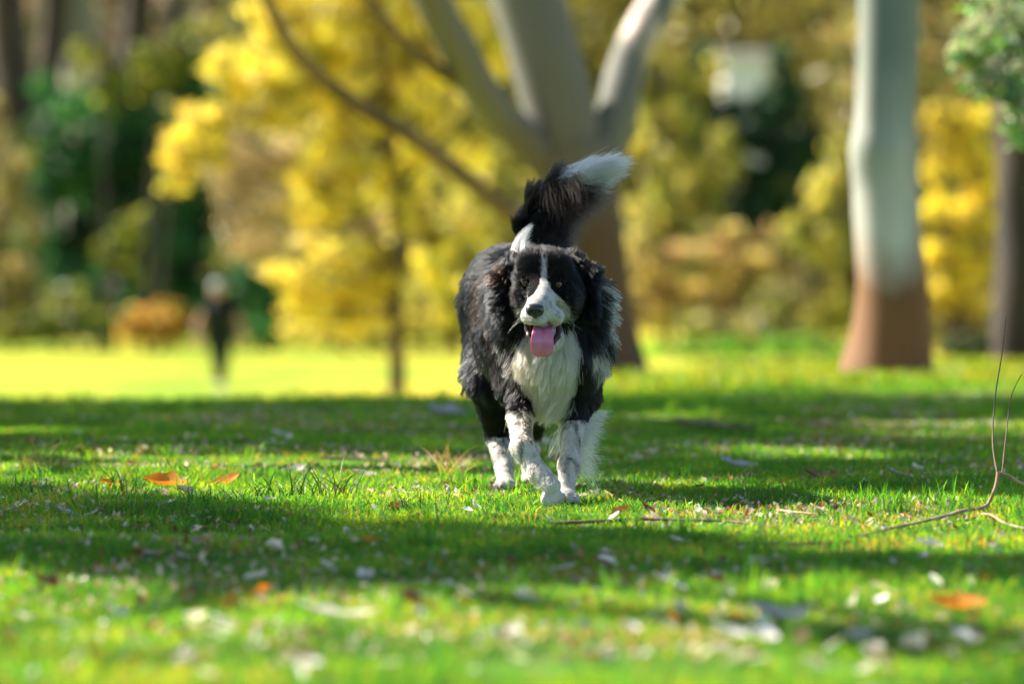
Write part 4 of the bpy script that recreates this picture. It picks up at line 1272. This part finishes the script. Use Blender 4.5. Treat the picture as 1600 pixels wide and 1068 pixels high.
def shadow_trees():
    r = np.random.default_rng(101)
    sp = .135
    gx, gy = np.meshgrid(np.arange(-2.7, 3.9, sp), np.arange(5.6, 21.0, sp * .9))
    gx = (gx + (np.arange(gx.shape[0]) % 2)[:, None] * sp / 2).ravel() + r.uniform(-.03, .03, gx.size)
    gy = gy.ravel() + r.uniform(-.03, .03, gx.size)
    g = np.stack([gx, gy, np.zeros_like(gx)], -1)
    px, py = PX(g)
    k = (vnoise(g, 2.2, 55) - .5)
    px2 = px + k * 60; py2 = py + (vnoise(g, 2.8, 56) - .5) * 14
    lit = in_poly(px2, py2 + 7, LIT_A) | in_poly(px2, py2 - 9, LIT_A) | in_poly(px2, py2, LIT_B)
    for q in LIT_C: lit |= in_poly(px2, py2, q)
    drk = np.zeros(len(px), bool)
    drk |= in_poly(px, py, DARK[0])
    shade = (~lit) | drk
    shade &= ~((vnoise(g, 5.5, 57) > .93) & (py > 640))          # holes that let dapples through
    shade |= lit & (vnoise(g, 4.2, 58) > .94)
    shade &= ~((g[:, 0] > 2.4) & (g[:, 1] > 17.5))
    g = g[shade]
    H = 3.6 + 3.4 * vnoise(g, .55, 60) + r.normal(0, .22, len(g))
    c = g + SUN[None] * (H / SUN[2])[:, None]
    trunks = [(-4.3, 11.6), (-4.7, 15.6), (-5.2, 19.6), (-3.3, 24.6)]
    labs = ['tree standing left of the frame level with the dog', 'tree left of the frame just behind the dog', 'tree left of the frame at the lawn crest', 'tree left of the frame beyond the lawn crest']
    own = np.argmin([np.hypot(c[:, 0] - tx, (c[:, 1] - ty)) for tx, ty in trunks], 0)
    for i, (tx, ty) in enumerate(trunks):
        m = own == i
        z0 = float(gz(tx, ty))
        t = empty('shade_tree', (tx, ty, z0), labs[i], 'tree')
        parts = [tube([[tx, ty, z0 - .2, .26], [tx, ty, .3, .19], [tx + .1, ty, 2.2, .16], [tx - .05, ty + .1, 4.2, .10], [tx, ty, 6.2, .04]], 16, 5, .08, i)]
        cm = c[m]
        ids = r.choice(len(cm), min(9, len(cm)), replace=False) if len(cm) else []
        for j in ids:
            e = cm[j]; zs = 2.2 + .2 * (len(parts))
            parts.append(tube([[tx, ty, zs, .07], [(tx + e[0]) / 2, (ty + e[1]) / 2, (zs + e[2]) / 2 + .3, .045], [e[0], e[1], e[2], .012]], 8, 4, .05, j))
        link('trunk', np_mesh('trunk', *merge(parts)), GREY_BARK, t)
        if not len(cm): continue
        nl = 21
        cc = np.repeat(cm, nl, 0) + r.normal(0, .058, (len(cm) * nl, 3))
        V, F, C = leaf_quads(cc, .11, np.array(MIDG)[r.integers(0, 3, len(cc))] * r.uniform(.7, 1.2, (len(cc), 1)), r, .65)
        link('crown', np_mesh('crown', V, F, False, C), DENSE, t)
shadow_trees()

# ------------------------------------------------------------------ the child in the distance
def build_person():
    D = 60.0
    s = D / FPX
    x0 = P(343, 600, D)[0]
    z0 = float(gz(x0, D))
    Hh = P(343, 436, D)[2] - z0            # cap top
    k = Hh / 1.25
    def W(x, y, z): return np.array([x0 + x * k, D + y * k, z0 + z * k])
    root = empty('person', (x0, D, z0), 'person in black with a pale grey cap walking on the far lawn', 'person')
    A = dict(k=.02)
    B = Body()
    def limb(b, a, c, ra, rc, kk=.02): b.cap(W(*a), W(*c), ra * k, rc * k, kk)
    # body: one skin
    limb(B, (0, .02, .62), (0, 0, .93), .095, .10, .05)
    limb(B, (-.10, 0, .93), (.10, 0, .93), .05, .05, .03)
    limb(B, (0, 0, .96), (-.01, -.02, 1.05), .042, .04, .02)
    B.ell(W(-.02, -.03, 1.13), np.array([.072, .085, .098]) * k, .02)
    B.ell(W(-.02, -.105, 1.12), np.array([.012, .02, .016]) * k, .01)
    for sx in (-1, 1):
        B.ell(W(-.02 + sx * .074, -.02, 1.125), np.array([.012, .02, .026]) * k, .006)
        el = (sx * .245, .0, .72); wr = (sx * .235, -.08, .54)
        limb(B, (sx * .15, 0, .92), el, .046, .040)
        limb(B, el, wr, .040, .027)
        limb(B, wr, (sx * .232, -.10, .49), .024, .028, .012)
        for f in range(4):
            limb(B, (sx * .232, -.075 - .017 * f, .475), (sx * (.225 - .003 * f), -.08 - .018 * f, .425 - .006 * (f in (1, 2))), .0085, .007, .004)
        limb(B, (sx * .225, -.085, .49), (sx * .20, -.12, .45), .010, .008, .004)
        hip = (sx * .055, .02, .60); kn = (sx * .045 + .01, -.03 * sx, .33); an = (sx * .03 + .005, -.08 * sx + .03, .07)
        limb(B, hip, kn, .078, .05, .03); limb(B, kn, an, .048, .03, .02)
        limb(B, an, (an[0], an[1] - .11, .03), .03, .024, .015)
    v, f = B.mesh('person_body', .0085)
    link('body', np_mesh('person_body', v, f), plain_mat('skin', (.42, .22, .14), .5, .4, .06, 20), root)
    Sh = Body()
    limb(Sh, (0, .02, .60), (0, 0, .92), .125, .145, .05); limb(Sh, (-.15, 0, .92), (.15, 0, .92), .065, .065, .03)
    for sx in (-1, 1): limb(Sh, (sx * .135, 0, .92), (sx * .17, 0, .84), .054, .052)
    v, f = Sh.mesh('shirt', .009); link('shirt', np_mesh('shirt', v, f), plain_mat('black_cloth', (.012, .014, .014), .9, .2), root)
    Tr = Body()
    for sx in (-1, 1):
        limb(Tr, (sx * .055, .02, .60), (sx * .045 + .01, -.03 * sx, .33), .092, .060, .03)
        limb(Tr, (sx * .045 + .01, -.03 * sx, .33), (sx * .03 + .005, -.08 * sx + .03, .09), .060, .042, .02)
    v, f = Tr.mesh('trousers', .009); link('trousers', np_mesh('trousers', v, f), plain_mat('dark_trousers', (.018, .024, .024), .9, .2), root)
    Cp = Body()
    Cp.ell(W(-.02, -.025, 1.175), np.array([.086, .098, .070]) * k, .01); Cp.cap(W(-.06, -.11, 1.165), W(.02, -.11, 1.165), .012 * k, .012 * k, .02); Cp.ell(W(-.02, -.12, 1.165), np.array([.06, .06, .010]) * k, .01)
    Cp.cut(W(-.02, -.03, 1.09), np.array([.10, .09, .06]) * k, .01)
    v, f = Cp.mesh('cap', .008); link('cap', np_mesh('cap', v, f), plain_mat('grey_cloth', (.26, .30, .29), .8), root)
    for sx in (-1, 1):
        Sb = Body(); an = (sx * .03 + .005, -.08 * sx + .03, .07)
        limb(Sb, (an[0], an[1] + .02, .035), (an[0], an[1] - .11, .03), .036, .030, .01)
        v, f = Sb.mesh('shoe', .008); link('shoe', np_mesh('shoe', v, f), plain_mat('pale_shoe', (.5, .5, .46), .7), root)
build_person()
# ------------------------------------------------------------------ fallen leaves, bark and twigs on the lawn
def ground_at(px, py):
    """where the line of sight through a pixel meets the lawn"""
    Ds = np.arange(6.5, 24, .01)
    A = P(px, py, 1.0) - np.array([0, 0, CAM_Z])
    X = A[None] * Ds[:, None] + np.array([0, 0, CAM_Z])
    return X[np.argmax(X[:, 2] <= gz(X[:, 0], X[:, 1]))]

def leaf_mesh(name, kind, seed):
    """thin curled leaf, unit length along x"""
    r = np.random.default_rng(seed)
    n = 7
    us = np.linspace(0, 1, n)
    V = []
    wmax = {'broad': .30, 'long': .13, 'chip': .34}[kind]
    curl, roll = r.uniform(.3, 1.0), r.uniform(.2, .9)
    for i, u in enumerate(us):
        w = wmax * (math.sin(math.pi * min(max(u, .02), .985)) ** (.7 if kind != 'chip' else .35)) * (1 + .15 * r.normal())
        for v in (-1, -.5, 0, .5, 1):
            z = .16 * curl * (2 * u - 1) ** 2 + roll * w * v * v * .8 + r.normal(0, .012) - (.02 if v == 0 else 0)
            V.append((u - .5, v * w, z))
    F = []
    for i in range(n - 1):
        for j in range(4):
            a = i * 5 + j; F.append((a, a + 1, a + 6, a + 5))
    m = bpy.data.meshes.new(name); m.from_pydata(V, [], F)
    m.polygons.foreach_set('use_smooth', [True] * len(F)); m.update()
    return m

def dry_mat(name, c, c2, trans=.25):
    m = leaf_mat(name, trans=trans, rough=.6)
    nt = m.node_tree; N, L = nt.nodes, nt.links
    mul = [n for n in N if n.type == 'MIX' and n.name != 'through'][0]
    g = N.new('ShaderNodeTexCoord')
    n1 = N.new('ShaderNodeTexNoise'); n1.inputs['Scale'].default_value = 5; n1.inputs['Detail'].default_value = 5
    L.new(g.outputs['Object'], n1.inputs['Vector'])
    mx = N.new('ShaderNodeMix'); mx.data_type = 'RGBA'
    mx.inputs[6].default_value = (*c, 1); mx.inputs[7].default_value = (*c2, 1)
    cr = N.new('ShaderNodeMapRange'); cr.inputs['From Min'].default_value = .42; cr.inputs['From Max'].default_value = .62
    L.new(n1.outputs[0], cr.inputs[0]); L.new(cr.outputs[0], mx.inputs[0])
    for l in list(mul.inputs[6].links): L.remove(l)
    L.new(mx.outputs[2], mul.inputs[6])
    return m
ORANGE = dry_mat('orange_leaf', (.72, .17, .015), (.62, .27, .03), .4)
BROWN = dry_mat('brown_leaf', (.16, .055, .022), (.26, .12, .05), .2)
PALE = dry_mat('pale_leaf', (.55, .47, .40), (.74, .68, .62), .2)
GREYL = dry_mat('grey_leaf', (.28, .27, .27), (.42, .40, .38), .1)
WHITE = dry_mat('white_petal', (.85, .80, .76), (.90, .86, .84), .3)
STRAWM = dry_mat('straw', (.55, .38, .14), (.42, .28, .10), .2)
LM = {k: [leaf_mesh(k + '_leaf', k, 200 + i + 10 * j) for i in range(5)] for j, k in enumerate(('broad', 'long', 'chip'))}

def put_leaf(name, kind, mat, px, py, lenpx, rz=0.0, tilt=.15, lift=.010, label=None, cat='leaf', group=None, v=0, roll=0.0):
    g = ground_at(px, py)
    me = LM[kind][v % 5]
    key = me.name + mat.name
    m2 = bpy.data.meshes.get(key)
    if m2 is None:
        m2 = me.copy(); m2.name = key; m2.materials.append(mat)
    o = bpy.data.objects.new(name, m2); COL.objects.link(o)
    L = lenpx * g[1] / FPX
    o.scale = (L, L, L)
    o.location = (g[0], g[1], float(gz(g[0], g[1])) + lift)
    o.rotation_euler = (roll, tilt, rz)
    return tag(o, label, cat, group)

NAMED = [
    ('broad', ORANGE, 258, 765, 72, .1, .10, 'bright orange leaf lying flat on the sunlit strip left of the dog'),
    ('broad', ORANGE, 350, 764, 54, .35, -.30, 'orange leaf tilted up right of the flat orange leaf'),
    ('broad', ORANGE, 170, 764, 34, .2, .2, 'small orange leaf half hidden in grass at the left'),
    ('broad', ORANGE, 1495, 967, 92, .05, .08, 'vivid orange leaf on the grass at the lower right'),
    ('broad', BROWN, 1012, 806, 34, .5, .7, 'curled brown leaf standing up in front of the dog at right'),
    ('broad', BROWN, 970, 809, 36, 2.8, .4, 'dark brown leaf touching the dark twig in front of the dog'),
    ('broad', BROWN, 970, 727, 26, 1.2, .5, 'rusty brown leaf right of the dog beside pale bark'),
    ('broad', BROWN, 15, 700, 30, .4, .6, 'dark curled leaf at the left edge beside straw tuft'),
    ('broad', BROWN, 945, 901, 46, .3, .5, 'rusty leaf in the shade below the dog at right'),
    ('broad', BROWN, 275, 843, 34, 1.2, .7, 'rust-coloured leaf upright in the shade at lower left'),
    ('broad', ORANGE, 578, 857, 30, .1, .3, 'small orange leaf next to an upright pale chip'),
    ('broad', BROWN, 215, 884, 30, .9, .6, 'brown and pale curled leaf in the shade at lower left'),
    ('broad', BROWN, 648, 962, 76, .2, .35, 'large curled brown leaf at the bottom centre'),
    ('broad', BROWN, 82, 934, 74, .1, .3, 'large rusty leaf at the bottom left in sunlit grass'),
    ('broad', BROWN, 150, 1052, 60, .6, .4, 'blurred brown leaf at the bottom edge on the left'),
    ('broad', BROWN, 1118, 926, 34, .1, .3, 'small orange-brown leaf right of centre at the shade edge'),
    ('broad', BROWN, 1362, 817, 26, .8, .4, 'small rusty leaf on the sunlit strip at right'),
    ('broad', BROWN, 1492, 834, 26, .4, .5, 'dark brown leaf under the long bare twig'),
    ('broad', BROWN, 1275, 752, 44, .1, .35, 'flat brown leaf beside a white pebble-like leaf at right'),
    ('broad', ORANGE, 1048, 986, 26, 1.0, .5, 'orange leaf tip above a white leaf at lower right'),
    ('broad', ORANGE, 533, 777, 32, .3, .3, 'rusty orange leaf among tall grass left of the dog'),
    ('broad', ORANGE, 49, 733, 36, .3, .3, 'orange leaf in the straw tuft at the left edge'),
    ('long', PALE, 530, 982, 130, -.25, .06, 'long pale strip of bark in the sunlit grass at the bottom'),
    ('long', PALE, 40, 985, 44, -.7, .1, 'pale curved bark strip at the lower left edge'),
    ('long', PALE, 100, 994, 56, -.1, .25, 'pale arched leaf at the lower left'),
    ('chip', GREYL, 1215, 985, 90, .05, .15, 'flat grey piece of bark in the grass at lower right'),
    ('chip', WHITE, 1140, 1012, 60, .3, .3, 'largest white curled leaf of the cluster at lower right'),
    ('chip', WHITE, 1190, 1018, 50, -.3, .3, 'white curled leaf at the right of the white cluster'),
    ('chip', PALE, 1118, 1035, 50, .6, .25, 'pinkish pale leaf below the white cluster'),
    ('chip', WHITE, 1046, 1001, 28, .8, .7, 'white leaf standing up below a small orange leaf'),
    ('chip', WHITE, 470, 1058, 62, .4, .35, 'white leaf at the bottom edge left of centre'),
    ('chip', WHITE, 338, 1016, 32, .3, .4, 'round pale leaf in sunlit grass at lower left'),
    ('chip', WHITE, 340, 988, 22, .3, .4, 'small round white leaf above another at lower left'),
    ('broad', WHITE, 743, 800, 26, .9, .8, 'white petal standing up in front of the dog'),
    ('broad', WHITE, 730, 806, 18, -.3, .2, 'small pale petal lying left of the upright petal'),
    ('broad', PALE, 464, 744, 36, .5, -.4, 'pale leaf tilted up on the sunlit strip'),
    ('broad', PALE, 568, 750, 36, .2, .2, 'pale pink leaf on the sunlit strip left of the dog'),
    ('long', PALE, 636, 779, 48, .1, .1, 'flat pale bark flake left of the dog'),
    ('chip', PALE, 541, 843, 22, 1.3, 1.0, 'upright cream-coloured chip in the shade'),
    ('long', PALE, 580, 843, 54, .5, .2, 'pale forked chip beside the upright cream one'),
    ('chip', PALE, 437, 685, 30, .1, .3, 'pale chip in the shade behind the sunlit strip'),
    ('long', PALE, 425, 700, 46, .1, .1, 'light strip of bark below the pale chip in shade'),
    ('chip', GREYL, 700, 655, 60, .05, .2, 'grey bark slab in blurred grass left behind the dog'),
    ('long', PALE, 985, 698, 36, .6, .5, 'pale twig-like bark piece right of the dog'),
    ('chip', GREYL, 1155, 736, 60, .05, .2, 'grey bark flake in the shade right of the dog'),
    ('chip', GREYL, 1400, 748, 36, .3, .4, 'grey crumpled leaf in the shade at right'),
    ('chip', PALE, 1438, 742, 32, -.2, .5, 'pale crumpled leaf behind the bare twig'),
    ('chip', PALE, 1452, 864, 44, .1, .25, 'flat pale bark piece below the bare twig'),
    ('chip', PALE, 1410, 819, 24, .4, .5, 'pale leaf on the sunlit strip near the bare twig'),
    ('chip', WHITE, 850, 697, 34, .1, .3, 'white blurred leaf seen between the dog legs'),
    ('broad', PALE, 1270, 1062, 44, .3, .4, 'reddish pale leaf at the bottom edge on the right'),
    ('broad', WHITE, 805, 1052, 32, .3, .4, 'pale leaf at the bottom edge below the dog'),
    ('broad', WHITE, 726, 948, 34, .5, .5, 'pale leaf at the shade edge below the dog'),
    ('chip', WHITE, 1032, 922, 24, .3, .5, 'first white leaf of the pair under the rusty leaf'),
    ('chip', WHITE, 1062, 936, 26, -.2, .5, 'second white leaf just right of and below its pair'),
    ('broad', GREYL, 292, 778, 40, .3, .4, 'grey curled leaf in the shaded grass at left'),
    ('broad', GREYL, 104, 814, 44, .1, .4, 'dark grey leaf in the shaded grass at far left'),
    ('long', WHITE, 250, 915, 36, 1.2, 1.0, 'narrow pale blade standing in blurred grass at left'),
]
for i, (kind, mat, px, py, L, rz, tilt, lab) in enumerate(NAMED):
    nm = 'fallen_leaf' if kind == 'broad' else ('bark_strip' if kind == 'long' else 'bark_flake')
    cat = 'leaf' if 'leaf' in lab or 'petal' in lab else 'bark'
    if cat == 'leaf': nm = 'fallen_leaf'
    put_leaf(nm, kind, mat, px, py, L, rz, tilt, .012 if py < 880 else .020, lab, cat, None, i, .25 if kind != 'long' else .1)

def small_leaves():
    r = np.random.default_rng(300)
    k = 0
    while k < 290:
        py = 625 + (1068 - 625) * r.uniform() ** .7
        px = r.uniform(-10, 1610)
        if 750 < px < 930 and py < 790: continue
        if 700 < py < 745 and r.uniform() < .4: continue
        u = r.uniform()
        mat = PALE if u < .42 else (GREYL if u < .56 else (WHITE if u < .72 else (BROWN if u < .93 else ORANGE)))
        g = ground_at(px, py)
        L = r.uniform(.012, .034 if py < 880 else .046) * FPX / g[1]
        if mat is ORANGE: lab, grp = 'little orange leaf lying in the lawn grass', 'small orange leaves strewn on the lawn'
        elif mat is BROWN: lab, grp = 'little brown dry leaf lying in the lawn grass', 'small brown leaves strewn on the lawn'
        elif mat is GREYL: lab, grp = 'little grey bark crumb lying in the lawn grass', 'small grey bark crumbs strewn on the lawn'
        elif mat is WHITE: lab, grp = 'little white dry petal lying in the lawn grass', 'small white petals strewn on the lawn'
        else: lab, grp = 'little pale dry leaf lying in the lawn grass', 'small pale leaves strewn on the lawn'
        row = 'in the blurred grass behind the dog' if py < 715 else ('around the sunlit strip at the dog paws' if py < 815 else ('in the shaded band in front of the dog' if py < 925 else 'in the sunlit grass nearest the camera'))
        side_ = 'far left' if px < 400 else ('left of centre' if px < 800 else ('right of centre' if px < 1200 else 'far right'))
        lab = lab.replace('lying in the lawn grass', row + ', ' + side_)
        put_leaf('small_leaf', ('chip', 'broad', 'long')[int(r.integers(3))], mat, px, py, L, r.uniform(0, 6.28), r.uniform(-.7, .7), .012, lab, 'leaf', grp, int(r.integers(5)), r.uniform(-.5, .8))
        k += 1
small_leaves()

# finer crumbs nobody could count
def crumbs():
    r = np.random.default_rng(301)
    n = 46000
    D = np.sqrt(r.uniform(6.3 ** 2, 22 ** 2, n)); x = r.uniform(-1, 1, n) * (.097 * D + .4)
    q = np.stack([x, D], -1)
    keep = vnoise(q, 1.7, 77) > .40
    D, x = D[keep], x[keep]
    c = np.stack([x, D, gz(x, D) + r.uniform(.004, .016, len(x))], -1)
    pal = np.array([(.50, .42, .34), (.34, .30, .27), (.18, .08, .04), (.66, .60, .54), (.42, .22, .09)])[r.integers(0, 5, len(x))] * r.uniform(.6, 1.2, (len(x), 1))
    V, F, C = leaf_quads(c, .017, pal, r, .6)
    tag(link('leaf_litter', np_mesh('leaf_litter', V, F, False, C), LEAF), 'tiny dry leaf crumbs scattered through the lawn', 'litter', kind='stuff')
crumbs()

# twigs
TWIG = bark_mat('twig_bark', (.22, .13, .08), (.42, .28, .18), 30)
TWIGD = bark_mat('dark_twig_bark', (.07, .04, .03), (.15, .09, .06), 30)
def gpath(pts, lift, rad):
    out = []
    for i, p in enumerate(pts):
        g = ground_at(p[0], p[1])
        out.append([g[0], g[1], float(gz(g[0], g[1])) + (p[2] if len(p) > 2 else lift), rad * (1 - .6 * i / len(pts))])
    return out
def twig(label, pts, rad, mat, lift=.012):
    tag(link('twig', np_mesh('twig', *tube(gpath(pts, lift, rad), 8, 5, .15, len(pts))), mat), label, 'twig')
def big_twig():
    base = ground_at(1530, 806)
    d = base[1]
    t = empty('bare_sapling', P(1535, 805, d) * np.array([1, 1, 0]), 'bare thin sapling arching out of the grass at the right edge', 'plant')
    def low(pts):
        o_ = []
        for a, b, r, lf in pts:
            g = ground_at(a, b); o_.append([g[0], g[1], float(gz(g[0], g[1])) + lf, r * g[1] / FPX])
        return o_
    def pp(pts):
        return [list(P(a, b, d + dd)) + [r * d / FPX] for a, b, r, dd in pts]
    link('stem', np_mesh('stem', *tube(low([(1340, 848, 1.6, .012), (1400, 838, 2.3, .018), (1460, 828, 2.8, .022), (1508, 815, 3.0, .022)]) + pp([(1540, 790, 3.0, 0), (1555, 762, 3.0, 0), (1560, 737, 3.4, 0)]), 8, 8, .4, 1)), TWIG, t)
    link('branch', np_mesh('branch', *tube(pp([(1560, 738, 3.0, .2), (1578, 744, 2.6, .2), (1605, 757, 2.4, .2), (1680, 765, 2, .2)]), 8, 5, .1, 2)), TWIG, t)
    link('branch', np_mesh('branch', *tube(pp([(1524, 803, 2.4, 0)]) + low([(1548, 820, 2.2, .02), (1572, 834, 2.0, .02), (1620, 842, 1.6, .015)]), 8, 5, .1, 3)), TWIG, t)
    link('shoot', np_mesh('shoot', *tube(pp([(1558, 738, 1.6, .2), (1551, 690, 1.3, .3), (1555, 620, 1.1, .4), (1566, 550, .9, .5), (1572, 495, .6, .5)]), 6, 5, .1, 4)), TWIGD, t)
    link('shoot', np_mesh('shoot', *tube(pp([(1566, 738, 1.4, .2), (1572, 680, 1.1, .3), (1580, 620, .9, .4), (1596, 585, .7, .5)]), 6, 5, .1, 5)), TWIGD, t)
big_twig()
twig('long dark twig lying in the grass in front of the dog', [(858, 829), (930, 826), (1000, 822), (1080, 824), (1150, 826), (1210, 834)], .0042, TWIGD, .014)
twig('thin reddish twig on the sunlit grass right of centre', [(1215, 806), (1250, 810), (1275, 812)], .003, TWIG)
twig('dark stick in the blurred shade behind the dog at right', [(1060, 668), (1120, 674), (1180, 680)], .010, TWIGD, .02)
twig('faint thin stick under the shaded strip at right', [(1150, 858), (1240, 860), (1330, 856)], .003, TWIGD)
twig('short pale stick leaning in the grass right of the dog', [(945, 775, .012), (960, 785, .014), (975, 793, .012)], .0022, TWIG)
twig('dark stick in the shade at the left behind the sunlit strip', [(500, 722), (560, 724), (610, 726)], .004, TWIGD)

# straw tufts and taller grass clumps
def clump(name, label, px, py, n, hpx, wpx, cols, lean, seed, mat):
    g = ground_at(px, py); s = g[1] / FPX
    me = tuft_mesh(name, n, wpx * s * .5, hpx * s, .0032, lean, seed, cols)
    o = link(name, me, mat, None, (g[0], g[1], float(gz(g[0], g[1]))))
    tag(o, label, 'grass tuft')
GB = leaf_mat('tuft_blades', trans=.4)
SC = [(.55, .38, .13), (.48, .30, .10), (.62, .46, .20)]
DG = [(.04, .12, .02), (.05, .16, .02), (.03, .10, .02)]
clump('straw_tuft', 'dry straw tuft just left of the dog hind paw', 706, 750, 46, 62, 40, SC, .9, 401, GB)
clump('straw_tuft', 'green and straw tuft at the left edge', 66, 740, 60, 60, 70, SC + [(.10, .26, .02), (.2, .3, .03)], .8, 402, GB)
clump('grass_tuft', 'tall dark grass tuft on the sunlit strip left of the dog', 500, 783, 60, 72, 110, DG, .9, 403, GB)
clump('grass_tuft', 'dark grass tuft beside the orange leaves', 195, 775, 30, 58, 60, DG, .8, 404, GB)
clump('grass_tuft', 'dark grass clump in front of the tilted orange leaf', 330, 790, 60, 40, 120, DG, .9, 405, GB)
clump('grass_tuft', 'spiky green tuft in the shade at right below pale leaves', 1335, 778, 30, 36, 90, DG, .9, 406, GB)
clump('straw_tuft', 'thin pale dry grass stalks right of the dog', 1165, 752, 10, 40, 30, SC, .9, 407, GB)
clump('grass_tuft', 'bright green tuft on the sunlit strip at right', 1110, 815, 34, 30, 70, [(.12, .32, .02), (.18, .36, .02)], .6, 408, GB)
clump('grass_tuft', 'green tuft near the long twig end', 1200, 845, 20, 34, 50, [(.12, .32, .02), (.3, .3, .08)], .6, 409, GB)
clump('grass_tuft', 'dark grass clump in the shade edge just left of the upright petal', 640, 800, 50, 38, 120, DG, .9, 411, GB)
clump('grass_tuft', 'dark grass clump at the shade edge near the left side of the lawn', 60, 772, 50, 40, 110, DG, .9, 412, GB)
clump('grass_tuft', 'dark grass clump between the tilted orange leaf and the tall dark tuft', 420, 782, 40, 46, 70, DG, .9, 413, GB)
clump('grass_tuft', 'upright fresh tuft behind the sunlit strip at left', 262, 722, 16, 40, 24, [(.12, .32, .02)], .6, 410, GB)
